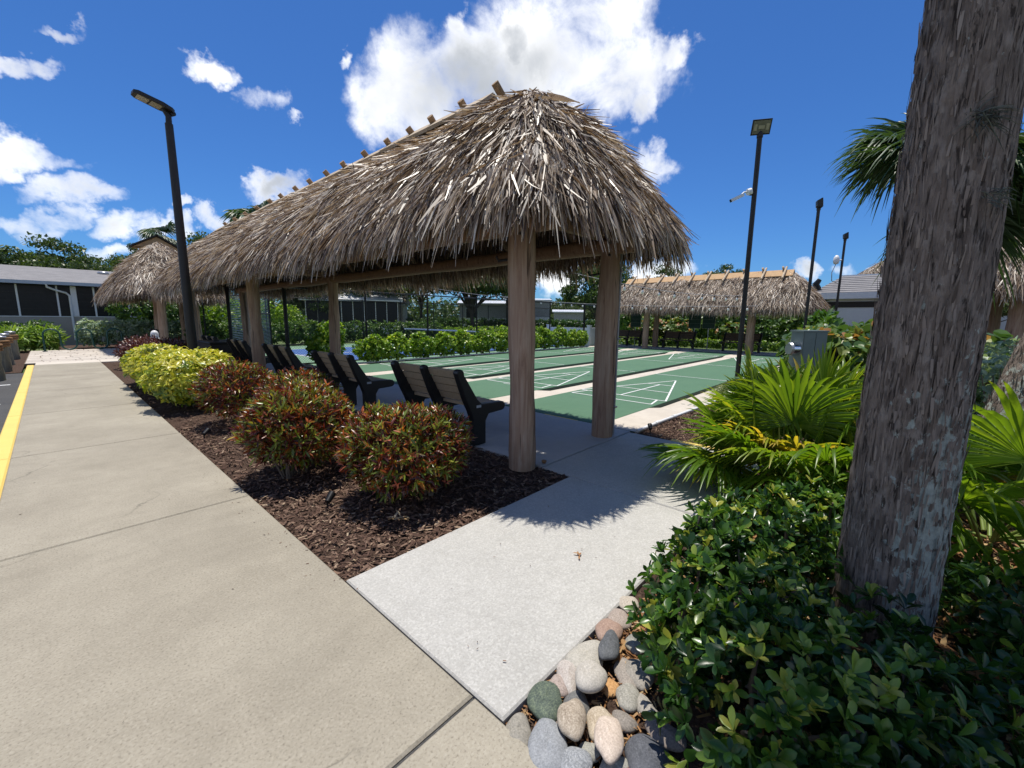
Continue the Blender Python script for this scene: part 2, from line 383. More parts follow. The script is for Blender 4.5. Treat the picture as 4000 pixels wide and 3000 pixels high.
leafmat('croton', [(0, (.045, .012, .012)), (.2, (.14, .026, .015)), (.36, (.32, .075, .02)), (.46, (.07, .09, .014)), (.66, (.14, .20, .025)), (.82, (.32, .37, .055)), (.90, (.46, .42, .06)), (.95, (.55, .16, .03)), (1, (.60, .20, .12))], .34, .32, .6, (1.3, 1.0, .5))
leafmat('croton_dark', [(0, (.045, .014, .016)), (.5, (.11, .03, .024)), (.85, (.17, .065, .03)), (1, (.19, .17, .04))], .2, .35, .5, (1.3, .9, .5))
leafmat('schefflera', [(0, (.06, .12, .012)), (.25, (.16, .25, .02)), (.5, (.38, .42, .03)), (.8, (.58, .53, .05)), (1, (.68, .62, .10))], .3, .35, .5)
leafmat('ficus', [(0, (.014, .042, .011)), (.45, (.033, .092, .016)), (.75, (.085, .18, .025)), (.93, (.24, .35, .05)), (1, (.40, .40, .08))], .36, .28, .5)
leafmat('clusia', [(0, (.075, .16, .016)), (.5, (.19, .32, .03)), (.85, (.33, .46, .05)), (1, (.50, .57, .09))], .46, .3, .55)
leafmat('hedge_dark', [(0, (.03, .075, .016)), (.6, (.08, .16, .028)), (1, (.17, .27, .05))], .34, .35)
leafmat('silver_leaf', [(0, (.16, .23, .15)), (.5, (.32, .42, .29)), (1, (.52, .58, .44))], .3, .45)
leafmat('sea_grape', [(0, (.045, .10, .03)), (.35, (.09, .17, .045)), (.65, (.15, .23, .06)), (.82, (.27, .30, .08)), (.92, (.42, .20, .06)), (1, (.5, .27, .14))], .3, .35, .5)
leafmat('lime_cover', [(0, (.08, .16, .02)), (.5, (.18, .31, .04)), (1, (.33, .45, .09))], .32, .4)
leafmat('philodendron', [(0, (.03, .08, .012)), (.6, (.07, .155, .02)), (1, (.13, .24, .04))], .3, .3, .6)
leafmat('fan_palm', [(0, (.045, .11, .016)), (.45, (.11, .21, .022)), (.75, (.21, .31, .035)), (.92, (.38, .38, .05)), (1, (.52, .38, .08))], .52, .35, .6, (1.5, 1.45, .4))
leafmat('sabal', [(0, (.028, .055, .022)), (.6, (.065, .115, .045)), (1, (.16, .21, .10))], .3, .4, .6)
leafmat('grass_clump', [(0, (.06, .10, .02)), (.6, (.15, .21, .05)), (1, (.36, .36, .15))], .35, .5)
leafmat('oak_leaf', [(0, (.03, .055, .017)), (.5, (.07, .115, .032)), (.85, (.12, .17, .048)), (1, (.2, .24, .08))], .3, .45)
leafmat('tree_light', [(0, (.045, .075, .018)), (.5, (.09, .14, .032)), (1, (.19, .22, .07))], .3, .45)
leafmat('dry_leaf', [(0, (.12, .05, .02)), (.5, (.32, .15, .05)), (.8, (.45, .3, .14)), (1, (.55, .45, .3))], .15, .7)
leafmat('moss', [(0, (.06, .065, .055)), (1, (.17, .18, .15))], .2, .9)

# ------------------------------------------------------------------ leaf geometry
PROF = {'leaf': ((0, .12), (.3, .85), (.62, 1.0), (1, .06)), 'obovate': ((0, .1), (.3, .62), (.62, 1.0), (.86, .74), (1, .12)),
        'long': ((0, .25), (.35, .9), (.7, .8), (1, .12)), 'round': ((0, .35), (.28, .95), (.7, 1.0), (1, .35)), 'blade': ((0, .7), (.5, 1), (1, .15)), 'chip': ((0, 1), (1, .8))}
def leaves(P, D, Nn, L, W, R, prof='leaf', fold=.25, droop=.15):
    """every leaf a folded blade: returns V,Q,R"""
    pr = PROF[prof]; K = len(pr); n = len(P)
    D = unit(D); S = unit(np.cross(D, Nn)); Z = np.cross(S, D)
    V = np.zeros((n, K, 3, 3))
    for k, (t, w) in enumerate(pr):
        c = P + D*(L*t)[:, None] - Z*(droop*L*t*t)[:, None]
        s = S*(W*w*.5)[:, None]; f = Z*(fold*W*w*.5)[:, None]
        V[:, k, 0] = c - s + f; V[:, k, 1] = c; V[:, k, 2] = c + s + f
    base = (np.arange(n)*K*3)[:, None]
    q = []
    for k in range(K-1):
        for j in (0, 1):
            a = k*3+j; q.append((a, a+1, a+4, a+3))
    Q = (base[:, :, None] + np.array(q)[None]).reshape(-1, 4)
    return V.reshape(-1, 3), Q, np.repeat(R, K*3)
def flatblades(P, D, Nn, L, W, R, rows=3, droop=.2, tip=.3):
    droop = np.broadcast_to(np.asarray(droop, float), (len(P),))
    n = len(P); D = unit(D); S = unit(np.cross(D, Nn)); V = np.zeros((n, rows, 2, 3))
    for k in range(rows):
        t = k/(rows-1); w = 1 if t < .6 else 1-(1-tip)*(t-.6)/.4
        c = P + D*(L*t)[:, None] - np.array([0, 0, 1.])*(droop*L*t*t)[:, None]
        V[:, k, 0] = c-S*(W*w*.5)[:, None]; V[:, k, 1] = c+S*(W*w*.5)[:, None]
    b = (np.arange(n)*rows*2)[:, None, None]
    q = np.array([(2*k, 2*k+1, 2*k+3, 2*k+2) for k in range(rows-1)])
    return V.reshape(-1, 3), (b+q[None]).reshape(-1, 4), np.repeat(R, rows*2)
def sph(n):
    v = RNG.normal(size=(n, 3)); return unit(v)
def rosettes(ells, nc, per, L, wr, tilt=(30, 75), shell=(.72, 1.02), up=.35, rmean=.5, rvar=.22, top=0.2):
    """ells: [(centre, radii)]; leaf frames set in whorls round twig tips near the surface"""
    ells = [(np.array(c, float), np.array(r, float)) for c, r in ells]
    wt = np.array([(r[0]*r[1]+r[0]*r[2]+r[1]*r[2]) for c, r in ells]); wt /= wt.sum()
    idx = RNG.choice(len(ells), size=int(nc*1.7), p=wt)
    C = np.array([ells[i][0] for i in idx]); Rr = np.array([ells[i][1] for i in idx])
    u = sph(len(idx)); s = RNG.uniform(shell[0], shell[1], len(idx)); s = np.where(RNG.random(len(idx)) < .25, s*RNG.uniform(.6, 1, len(idx)), s)
    Pc = C + u*Rr*s[:, None]; keep = Pc[:, 2] > .03
    for c, r in ells:
        keep &= (((Pc-c)/r)**2).sum(1) > (shell[0]*.72)**2
    Pc, u, Rr = Pc[keep][:nc], u[keep][:nc], Rr[keep][:nc]; n = len(Pc)
    ax = unit(u/Rr*Rr.mean(1)[:, None] + np.array([0, 0, up]) + RNG.normal(size=(n, 3))*.28)
    t1 = unit(np.cross(ax, RNG.normal(size=(n, 3)))); t2 = np.cross(ax, t1)
    P, D, Nn, LL, RR = [], [], [], [], []
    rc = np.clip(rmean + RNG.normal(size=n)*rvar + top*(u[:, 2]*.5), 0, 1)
    for k in range(per):
        a = 2.399*k + RNG.random(n)*.6; ti = np.radians(RNG.uniform(tilt[0], tilt[1], n))
        rad = t1*np.cos(a)[:, None]+t2*np.sin(a)[:, None]
        d = ax*np.cos(ti)[:, None]+rad*np.sin(ti)[:, None]
        nn = ax*np.sin(ti)[:, None]-rad*np.cos(ti)[:, None]
        P.append(Pc - ax*(RNG.random(n)*L*.5)[:, None]); D.append(d); Nn.append(nn)
        LL.append(L*RNG.uniform(.65, 1.15, n)); RR.append(np.clip(rc+RNG.normal(size=n)*.12, 0, 1))
    P, D, Nn = map(np.concatenate, (P, D, Nn)); LL = np.concatenate(LL)
    return P, D, Nn, LL, LL*wr*RNG.uniform(.85, 1.15, len(LL)), np.concatenate(RR)
BINS = {}
def put_leaves(parent, base, fr, mat, prof, nparts=0, fold=.25, droop=.15, partname='leaf', bulk='foliage'):
    """nparts leaves that show largest become parts of their own; the rest is one part"""
    P, D, Nn, L, W, R = fr; base = np.array(base, float)
    if nparts:
        dist = np.linalg.norm(P-CAM, axis=1); toc = unit(CAM-P)
        S = unit(np.cross(unit(D), Nn)); Z = np.cross(S, unit(D))
        out = unit(P-P.mean(0)); sc_ = L/dist*(.25+np.abs((Z*toc).sum(1)))*(.4+np.clip((out*toc).sum(1)+.4*out[:, 2], -.3, 1))
        o = np.argsort(-sc_); sel, rest = o[:nparts], o[nparts:]
        for i in sel:
            b = min(7, int(R[i]*8)); key = (prof, mat, b, round(fold, 2), round(droop, 2), round(float(W[i]/L[i]), 1))
            if key not in BINS:
                v, q, r = leaves(np.zeros((1, 3)), np.array([[1., 0, 0]]), np.array([[0, 0, 1.]]), np.ones(1), np.array([key[5]]), np.array([(b+.5)/8]), prof, fold, droop)
                BINS[key] = quadmesh(partname, v, q, r)
            d = unit(D[i]); s = unit(np.cross(d, Nn[i])); z = np.cross(s, d); l = L[i]
            ob = obj(partname, BINS[key], MATS[mat], parent)
            mm = Matrix.Identity(4)
            for k in range(3): mm[k][0], mm[k][1], mm[k][2], mm[k][3] = d[k]*l, -s[k]*l, z[k]*l, P[i][k]-base[k]
            ob.matrix_basis = mm
        P, D, Nn, L, W, R = (a[rest] for a in (P, D, Nn, L, W, R))
    v, q, r = leaves(P-base, D, Nn, L, W, R, prof, fold, droop)
    return obj(bulk, quadmesh(bulk, v, q, r), MATS[mat], parent, kind='stuff')
def stems(parent, base, ells, n=9, r0=.012, mat='twig', spread=.5):
    base = np.array(base, float)
    for k in range(n):
        c, rr = ells[k % len(ells)]; c = np.array(c, float)-base; rr = np.array(rr, float)
        a = rnd.uniform(0, 6.28); foot = np.array([c[0]+.12*rr[0]*math.cos(a), c[1]+.12*rr[1]*math.sin(a), 0.0])
        tip = c + np.array([math.cos(a)*rr[0]*spread*rnd.random()*1.4, math.sin(a)*rr[1]*spread*rnd.random()*1.4, rr[2]*rnd.uniform(.1, .75)])
        mid = foot*.5+tip*.5+np.array([rnd.uniform(-.05, .05), rnd.uniform(-.05, .05), 0])
        MB().tube([foot, mid, tip], [r0*rnd.uniform(.7, 1.3), r0*.8, r0*.35], 6).build('stem', MATS[mat], parent, True)
def shrub(name, label, cat, ells, nc, per, L, wr, mat, prof='leaf', nparts=0, group=None, stem=9, fold=.25, droop=.15, **kw):
    b = np.array([np.mean([e[0][0] for e in ells]), np.mean([e[0][1] for e in ells]), 0])
    t = thing(name, label, cat, b, 0, group)
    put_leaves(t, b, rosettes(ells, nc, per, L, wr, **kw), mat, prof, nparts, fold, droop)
    if stem: stems(t, b, ells, stem)
    return t

# ------------------------------------------------------------------ the ground, paving and courts
def structure(name, label=None): 
    o = bpy.data.objects.new(name, None); COL.objects.link(o); return tag(o, label, None, None, 'structure')
def sheet(name, x0, x1, y0, y1, z, mat, nx=2, ny=2, amp=0.0, label=None):
    xs, ys = np.linspace(x0, x1, nx), np.linspace(y0, y1, ny)
    X, Y = np.meshgrid(xs, ys, indexing='ij'); Z = np.full(X.shape, z) + (RNG.random(X.shape)-.5)*amp
    V = np.stack([X, Y, Z], -1).reshape(-1, 3)
    i, j = np.meshgrid(np.arange(nx-1), np.arange(ny-1), indexing='ij'); a = (i*ny+j).ravel()
    Q = np.stack([a, a+ny, a+ny+1, a+1], 1)
    return obj(name, quadmesh(name, V, Q, np.full(len(V), .5), amp > 0), MATS[mat], label=label, kind='structure')
sheet('ground', -500, 700, -500, 700, -.17, 'grass', label='green lawn reaching to the far trees')
sheet('parking_lot', -60, -5.46, -60, 13.9, -.105, 'asphalt', label='dark asphalt beside the yellow kerb')
sheet('mulch_bed', -60, -5.535, 13.9, 24, -.09, 'mulch', label='mulch bed round the rope bollards')
sheet('mulch_bed', -3.975, -1.74, -.84, 15.2, -.035, 'mulch', 45, 260, .03, label='dark mulch bed between walkway and hut floor')
sheet('mulch_bed', -3.945, .13, -9, -2.02, -.045, 'mulch', 60, 100, .03, label='mulch bed under the palm and the glossy shrub')
sheet('mulch_bed', .10, 26, -9, -.54, -.05, 'mulch', 150, 60, .03, label='mulch bed along the shuffleboard border')
sheet('mulch_bed', -4.8, -.2, 22.2, 26.5, -.06, 'mulch', 20, 20, .03, label='mulch strip under the silver hedge')

wk = structure('walkway', 'beige concrete walkway with a yellow painted edge')
for k in range(-3, 7):                                  # slabs between the tooled joints
    y0 = -1.884+2.69*k; y1 = min(y0+2.69, 15.05)
    MB().box((-5.318, y0+.006, -.12), (-3.957, y1-.006, 0), rnd.random(), .009).build('slab', MATS['walk_concrete'], wk)
    MB().box((-5.452, y0+.005, -.12), (-5.319, y1-.005, .001), .5, .012).build('painted_edge', MATS['yellow_paint'], wk, label='yellow painted edge')
    MB().box((-5.44, y1-.0055, -.12), (-3.958, y1+.0055, -.014), .2).build('joint', MATS['asphalt'], wk)
MB().box((-5.30, 15.06, -.12), (-3.95, 15.92, -.001), .9, .006).build('slab', MATS['border_concrete'], wk, label='pale concrete strip before the pavers')
MB().box((-3.945, 15.10, -.12), (-1.76, 15.92, -.003), .8, .006).build('slab', MATS['border_concrete'], wk)
# white paint marks on the asphalt
for y in (8.2, 11.2):
    MB().box((-9.5, y, -.101), (-5.62, y+.1, -.100)).build('parking_line', MATS['white_line'], kind='structure', label='white parking line on the dark asphalt')

pt = structure('entry_path', 'pale concrete path from the walkway to the hut')
MB().box((-3.947, -2.03, -.12), (-1.785, -.822, -.006), .9, .008).build('slab', MATS['path_concrete'], pt)
MB().box((-1.772, -2.06, -.12), (.055, -.486, -.006), .7, .008).build('slab', MATS['path_concrete'], pt)
MB().box((.058, -2.06, -.12), (.135, -1.02, -.004), .5, .006).build('painted_edge', MATS['yellow_paint'], pt, label='yellow painted step edge')
MB().box((-1.787, -2.05, -.1), (-1.770, -.5, -.02)).build('joint', MATS['asphalt'], pt)
hf = structure('hut_floor', 'grey concrete floor under the long thatched hut')
ys = [-.474, 2.3, 5.0, 7.7, 10.4, 13.1, 15.9]
for a, b in zip(ys, ys[1:]):
    MB().box((-1.755, a+.004, -.12), (.11, b-.004, -.004), rnd.random(), .006).build('slab', MATS['floor_concrete'], hf)
MB().box((-1.75, -.487, -.1), (.1, -.472, -.02)).build('joint', MATS['asphalt'], hf)
MB().box((.085, .35, -.01), (.108, .95, -.0015)).build('painted_edge', MATS['yellow_paint'], hf, label='worn yellow paint on the floor edge')

# pavers, laid in rows
pv = structure('paver_patio', 'cream stone pavers round the bike rack')
y = 15.94; row = 0
MB().box((-5.53, 15.93, -.12), (-2.95, 22.2, -.030), .3).build('bedding', MATS['soil'], pv)
while y < 22.1:
    h = rnd.choice((.30, .42, .55)); x = -5.52 - rnd.random()*.2
    while x < -3.0:
        w = rnd.choice((.35, .5, .7)); x1 = min(x+w, -2.97)
        if x1-x > .08 and x1 > -5.45:
            MB().box((max(x, -5.52)+.008, y+.008, -.1), (x1-.008, min(y+h, 22.17)-.008, -.012+rnd.uniform(-.006, .004)), rnd.random(), .012).build('paver', MATS['paver_stone'], pv)
        x = x1 + .001
    y += h; row += 1

FT = .3048
LANES = [0, 2.42, 4.84, 7.26]; LW = 1.829; X0, X1 = .12, 15.95
ct = structure('shuffleboard_court', 'four green shuffleboard lanes with white scoring triangles')
for Y in LANES:
    MB().box((X0, Y, -.14), (X1, Y+LW, 0), .5, .004).build('playing_surface', MATS['court_green'], ct)
    MB().box((1.9, Y-.004, -.14), (14.2, Y-.0005, -.008)).build('lane_edge_shade', MATS['scoreboard'], ct)  # thin dark green strip that paints shade onto the lane's side face
def strip(a, b, w=.032, z=.004):
    a, b = np.array(a), np.array(b); d = unit(b-a); s = np.array([-d[1], d[0]])*w/2
    V = [(*(a-s), z), (*(a+s), z), (*(b+s), z), (*(b-s), z)]
    V = V + [(q[0], q[1], z-.0035) for q in V]
    return MB().add(V, [(3, 2, 1, 0), (4, 5, 6, 7)]).build('line', MATS['white_line'], ct)
for Y in LANES:
    for e in (0, 1):
        def q(x, y): return (x*FT if e == 0 else 52*FT-x*FT, Y+y*FT*LW/(6*FT))
        strip(q(20, 0.06), q(20, 5.94), z=.0044); strip(q(17, 3), q(8, .08), z=.004); strip(q(17, 3), q(8, 5.92), z=.0048)
        for x, h in ((8, 2.92), (11, 1.92), (14, .95)): strip(q(x, 3-h), q(x, 3+h), z=.0054)
        strip(q(8, 3), q(14, 3), z=.0062)
        strip(q(6.5, .3), q(6.5, 5.7), z=.0048); strip(q(6.5, .3), q(8, .6), z=.0042); strip(q(6.5, 5.7), q(8, 5.4), z=.0042)
        strip(q(6.15, 2.5), q(6.15, 3.6), .022); strip(q(7.0, 2.95), q(6.5, 2.95), .022, .0056)
def gutter(y0, y1, name='gutter'):
    xs = [X0, 1.7, 2.15, 13.9, 14.4, X1]; zs = [-.004, -.006, -.068, -.068, -.006, -.004]
    V = [(x, y, z) for x, z in zip(xs, zs) for y in (y0, y1)]
    V += [(x, y, -.16) for x in xs for y in (y0, y1)]
    F = [(2*k, 2*k+2, 2*k+3, 2*k+1) for k in range(5)]+[(12+2*k, 2*k+12+2, 2*k+2, 2*k) for k in range(5)]+[(2*k+1, 2*k+3, 12+2*k+3, 12+2*k+1) for k in range(5)]
    MB().add(V, F, rnd.random()).build(name, MATS['border_concrete'], ct)
gutter(-.53, -.002, 'border')
for a, b in zip(LANES, LANES[1:]): gutter(a+LW+.002, b-.002)
gutter(LANES[-1]+LW+.002, 9.52, 'border')
def text_mesh(txt, size, loc, rot, mat, parent, name='lettering', ext=.001):
    c = bpy.data.curves.new(name, 'FONT'); c.body = txt; c.size = size; c.extrude = ext; c.align_x = 'CENTER'; c.align_y = 'CENTER'
    o = bpy.data.objects.new(name, c); COL.objects.link(o)
    me = bpy.data.meshes.new_from_object(o); bpy.data.objects.remove(o)
    q = obj(name, me, MATS[mat], parent); q.location = loc; q.rotation_euler = rot; return q
text_mesh('-10', .26, (2.78, -.30, -.065), (0, 0, math.radians(-90)), 'grey_text', ct, 'painted_number')
fs = structure('far_floor', 'grey concrete floor under the far thatched hut')
for a in np.arange(-1.0, 9.6, 2.65):
    MB().box((15.96, a+.004, -.14), (18.1, min(a+2.65, 9.6)-.004, -.008), rnd.random(), .006).build('slab', MATS['floor_concrete'], fs)
# pickleball court behind the near fence
pc = structure('pickleball_court', 'green and blue pickleball court with white lines')
MB().box((-.6, 10.0, -.1), (22.5, 19.2, -.02)).build('court_surround', MATS['court_green2'], pc)
MB().box((1.4, 10.8, -.03), (14.8, 16.9, -.016)).build('court_field', MATS['court_blue'], pc)
for a, b in (((1.4, 10.8), (14.8, 10.8)), ((1.4, 16.9), (14.8, 16.9)), ((1.4, 10.8), (1.4, 16.9)), ((14.8, 10.8), (14.8, 16.9)), ((5.96, 10.8), (5.96, 16.9)), ((10.2, 10.8), (10.2, 16.9)), ((1.4, 13.85), (5.96, 13.85)), ((10.2, 13.85), (14.8, 13.85))):
    o = strip(a, b, .06, -.011); o.parent = pc
# white pipes along the borders
def pipe(name, label, pts, r=.022, n=10, group=None):
    t = thing(name, label, 'pipe', pts[0], 0, group); b = np.array(pts[0], float)
    for k in range(len(pts)-1):
        a, c = np.array(pts[k])-b, np.array(pts[k+1])-b
        MB().cyl(a, c, r, n=n).build('pipe_run', MATS['pvc'], t, True)
        d = unit(c-a); MB().cyl(c-d*.05, c+d*.05, r*1.3, n=n).build('coupling', MATS['pvc'], t, True)
    return t
pipe('drain_pipe', 'white plastic pipe edging the near shuffleboard border', [(.16, -.545, 0), (.75, -.55, .005), (1.35, -.56, 0), (2.0, -.60, .01), (2.7, -.62, 0), (4.2, -.62, 0), (6, -.62, 0)])
pipe('drain_pipe', 'white plastic pipe along the foot of the clusia hedge', [(.3+k*1.2, 9.56+.02*(k % 2), .0) for k in range(13)], .025)

# mulch chips lying loose
def chips(name, label, n, boxes, L=(.015, .06), mat='chips', z0=-.03):
    P = []
    for (xa, xb, ya, yb), w in boxes: P.append(np.c_[RNG.uniform(xa, xb, int(n*w)), RNG.uniform(ya, yb, int(n*w)), np.full(int(n*w), z0)])
    P = np.concatenate(P); m = len(P); a = RNG.uniform(0, 6.28, m)
    P[:, 2] += RNG.uniform(0, .022, m)
    D = np.c_[np.cos(a), np.sin(a), RNG.normal(0, .22, m)]; Nn = unit(np.c_[RNG.normal(0, .35, (m, 2)), np.ones(m)])
    l = RNG.uniform(*L, m)**1.0; v, q, r = leaves(P, D, Nn, l, l*RNG.uniform(.12, .4, m), RNG.beta(1.6, 2.2, m), 'chip', .1, .05)
    return obj(name, quadmesh(name, v, q, r), MATS[mat], label=label, kind='stuff', cat='mulch')
chips('mulch_chips', 'loose shredded mulch in the bed beside the walkway', 26000, [((-3.95, -1.76, -.82, 1.2), .45), ((-3.95, -1.76, 1.2, 4), .35), ((-3.95, -1.76, 4, 9), .2)])
chips('mulch_chips', 'loose shredded mulch by the white drain pipe', 9000, [((.12, 3.2, -2.6, -.58), .5), ((.12, 3.0, -1.5, -.58), .4), ((3.2, 6, -2, -.6), .1)])
chips('mulch_chips', 'loose bark and leaf litter round the palm', 12000, [((-3.4, -.2, -4.6, -2.1), 1.0)], (.02, .08), 'dry_leaf', -.035)
for k, (x, y) in enumerate(((-3.35, -.42),)):
    P = np.array([[x, y, -.0]]*7)+RNG.normal(0, .02, (7, 3))*[1, 1, .3]; a = RNG.uniform(0, 6.28, 7)
    v, q, r = leaves(P, np.c_[np.cos(a), np.sin(a), np.full(7, .3)], np.tile([0, 0, 1.], (7, 1)), np.full(7, .09), np.full(7, .02), RNG.uniform(.7, 1, 7), 'long')
    obj('dry_leaf', quadmesh('dry_leaf', v, q, r), MATS['dry_leaf'], label='curled tan dry leaf lying on the dark mulch', cat='leaf')

P = np.c_[np.r_[RNG.uniform(-5.25, -4.0, 60), RNG.uniform(-4.12, -3.95, 190), RNG.uniform(-3.9, -.2, 40)], np.r_[RNG.uniform(-2, 12, 60), RNG.uniform(-1, 9, 190), RNG.uniform(-2.0, -.85, 40)], np.full(290, .002)]
a = RNG.uniform(0, 6.28, 290); l = RNG.uniform(.004, .016, 290)
v, q, r = leaves(P, np.c_[np.cos(a), np.sin(a), np.full(290, .06)], np.tile([0, 0, 1.], (290, 1)), l, l*RNG.uniform(.15, .5, 290), RNG.uniform(0, .8, 290), 'chip', .1, .0)
obj('litter', quadmesh('litter', v, q, r), MATS['chips'], label='specks of mulch and leaf litter strewn on the paving', cat='litter', kind='stuff')
for px_, py_, lb_ in ((2268, 2170, 'small curled tan leaf lying on the pale path'),):
    P = gp(px_, py_, .004)[None].repeat(4, 0)+RNG.normal(0, .012, (4, 3))*[1, 1, .1]; a = RNG.uniform(0, 6.28, 4)
    v, q, r = leaves(P, np.c_[np.cos(a), np.sin(a), np.full(4, .15)], np.tile([0, 0, 1.], (4, 1)), np.full(4, .04), np.full(4, .012), RNG.uniform(.4, .8, 4), 'long')
    obj('dry_leaf', quadmesh('dry_leaf', v, q, r), MATS['dry_leaf'], label=lb_, cat='leaf')
# ------------------------------------------------------------------ thatched huts
def logpost(mb, x, y, z0, z1, r, lean=(0, 0), n=22):
    K = 14; ph = rnd.random()*6; zz = np.linspace(z0, z1, K)
    path = [(x+lean[0]*t+.012*math.sin(3*t+ph), y+lean[1]*t+.010*math.cos(4*t+ph), z) for t, z in zip(np.linspace(0, 1, K), zz)]
    rad = [r*(1.07-.12*t+.045*math.sin(7*t+ph)+.03*math.sin(17*t+2*ph)+(rnd.random()-.5)*.05) for t in np.linspace(0, 1, K)]
    return mb.tube(path, rad, n, True, rnd.random(), .055)
def hut(name, label, cx, y0, y1, w, zr, ze, hip, posts, post_r, nclus, scale=1.0, beam_z=None, pegs=(), peg_style=0, group=None, caps=True, rafters=True, board=True, pa=.62):
    t = thing(name, label, 'thatched hut', (cx, (y0+y1)/2, 0), 0, group); b = np.array([cx, (y0+y1)/2, 0])
    ya, yb = y0+hip, y1-hip; pw = 4.2
    def vfun(x, y):
        dx = np.abs(x-cx)/w; dy = np.where(y < ya, (ya-y)/hip, np.where(y > yb, (y-yb)/hip, 0))
        return dx, dy, (dx**pw+dy**pw)**(1/pw)
    zf = lambda v: zr-(zr-ze)*(pa*v+(1-pa)*v*v)
    # roof body under the leaves
    na, nb = 44, 14; V = []; 
    ang = np.linspace(0, 2*math.pi, 96, endpoint=False)
    cosv, sinv = np.cos(ang), np.sin(ang)
    rad = (np.abs(cosv)**pw+np.abs(sinv)**pw)**(-1/pw)
    for v in np.linspace(.02, .97, nb):
        ex = cx+cosv*rad*w*v; ey = np.where(sinv < 0, ya+sinv*rad*hip*v, yb+sinv*rad*hip*v)
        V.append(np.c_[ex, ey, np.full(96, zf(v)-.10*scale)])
    V = np.concatenate(V)-b; i, j = np.meshgrid(np.arange(nb-1), np.arange(96), indexing='ij')
    Q = np.stack([(i*96+j).ravel(), (i*96+(j+1) % 96).ravel(), ((i+1)*96+(j+1) % 96).ravel(), ((i+1)*96+j).ravel()], 1)
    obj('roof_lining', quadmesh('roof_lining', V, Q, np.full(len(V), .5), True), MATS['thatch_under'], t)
    # palm leaves in overlapping clumps
    n0 = int(nclus*2.0); x = RNG.uniform(cx-w, cx+w, n0); y = RNG.uniform(y0, y1, n0); dx, dy, v = vfun(x, y)
    k = (v < 1) & (v > .07); x, y, v = x[k][:nclus], y[k][:nclus], v[k][:nclus]
    ne = int(nclus*.30)                                   # extra clumps round the eaves
    u = RNG.uniform(0, 1, ne); per = 2*(y1-y0)+4*w; s = u*per; ex = np.empty(ne); ey = np.empty(ne)
    ln = yb-ya
    th = RNG.uniform(0, 2*math.pi, ne); rr = (np.abs(np.cos(th))**pw+np.abs(np.sin(th))**pw)**(-1/pw); vv = RNG.uniform(.93, 1.0, ne)
    onside = RNG.random(ne) < ln/(ln+hip*1.6)
    ex = np.where(onside, cx+np.sign(np.cos(th))*w*vv, cx+np.cos(th)*rr*w*vv)
    ey = np.where(onside, RNG.uniform(ya, yb, ne), np.where(np.sin(th) < 0, ya+np.sin(th)*rr*hip*vv, yb+np.sin(th)*rr*hip*vv))
    x, y = np.r_[x, ex], np.r_[y, ey]; eave = np.r_[np.zeros(len(v)), np.ones(ne)]
    dx, dy, v = vfun(x, y); n = len(x)
    gx = np.sign(x-cx)*dx**(pw-1)/w; gy = np.where(y < ya, -1, 1)*dy**(pw-1)/hip
    g = np.c_[gx, gy]; gm = np.maximum(np.linalg.norm(g, axis=1), 1e-6); h = g/gm[:, None]
    slope = (zr-ze)*(pa+2*(1-pa)*v)/np.where(np.abs(h[:, 0]) > .7, w, hip)
    T = unit(np.c_[h, -slope]); Nn = unit(np.c_[h*slope[:, None], np.ones(n)]); S = np.cross(T, Nn)
    lump = .05*scale*(np.sin(y*2.3+x*3.1)+np.sin(y*5.1-x*2.0+1.3)+np.sin(x*6.3+y*.7))*np.clip(v*3, 0, 1)*.6
    Pc = np.c_[x, y, zf(v)+lump]
    cc = np.clip(.60+RNG.normal(size=n)*.19, 0, 1)
    tw = RNG.normal(size=n)*.24; lift = RNG.uniform(-.03, .22, n)*np.clip(v*2.2, .15, 1)
    P, D, NN, L, W, R = [], [], [], [], [], []
    for j in range(10):
        a = tw+RNG.normal(size=n)*.20
        d = T*np.cos(a)[:, None]+S*np.sin(a)[:, None]+Nn*(lift+RNG.normal(size=n)*.10*np.clip(v*2.2, .2, 1))[:, None]
        d = unit(d)+np.array([0, 0, -1.])*(.25*v**3+.75*eave)[:, None]
        l = RNG.uniform(.12, .50, n)*scale*np.where(eave > 0, .92, 1)
        off = S*(RNG.normal(size=n)*.055*scale)[:, None]-T*(RNG.random(n)*.22*scale)[:, None]+Nn*(RNG.random(n)*.05*scale)[:, None]
        P.append(Pc+off); D.append(d); NN.append(unit(Nn+RNG.normal(size=(n, 3))*.8)); L.append(l)
        W.append(RNG.uniform(.005, .024, n)*scale*np.where(v < .3, 1.2, 1.0)); R.append(np.clip(cc-.10*v+RNG.normal(size=n)*.28, 0, 1))
    P, D, NN, L, W, R = map(np.concatenate, (P, D, NN, L, W, R))
    V, Q, R = flatblades(P-b, D, NN, L, W, R, 3, RNG.uniform(-.15, .42, len(L)), .3)
    obj('thatch', quadmesh('thatch', V, Q, R), MATS['thatch'], t, kind='stuff')
    # inner hanging ends seen from below
    m = int(nclus*.8); th = RNG.uniform(0, 1, m); side = RNG.choice([-1, 1], m)
    P = np.c_[cx+side*w*RNG.uniform(.62, .97, m), RNG.uniform(y0+.2, y1-.2, m), np.zeros(m)]
    _, _, v = vfun(P[:, 0], P[:, 1]); P = P[v < 1]; v = v[v < 1]; m = len(P); P[:, 2] = zf(v)-.14*scale
    D = np.c_[RNG.normal(0, .12, (m, 2)), -np.ones(m)]; 
    V, Q, R = flatblades(P-b, D, unit(RNG.normal(size=(m, 3))+[1, 0, 0]), RNG.uniform(.12, .36, m)*scale, RNG.uniform(.008, .02, m)*scale, RNG.uniform(.05, .42, m), 3, 0, .2)
    obj('hanging_thatch', quadmesh('hanging_thatch', V, Q, R), MATS['thatch'], t, kind='stuff')
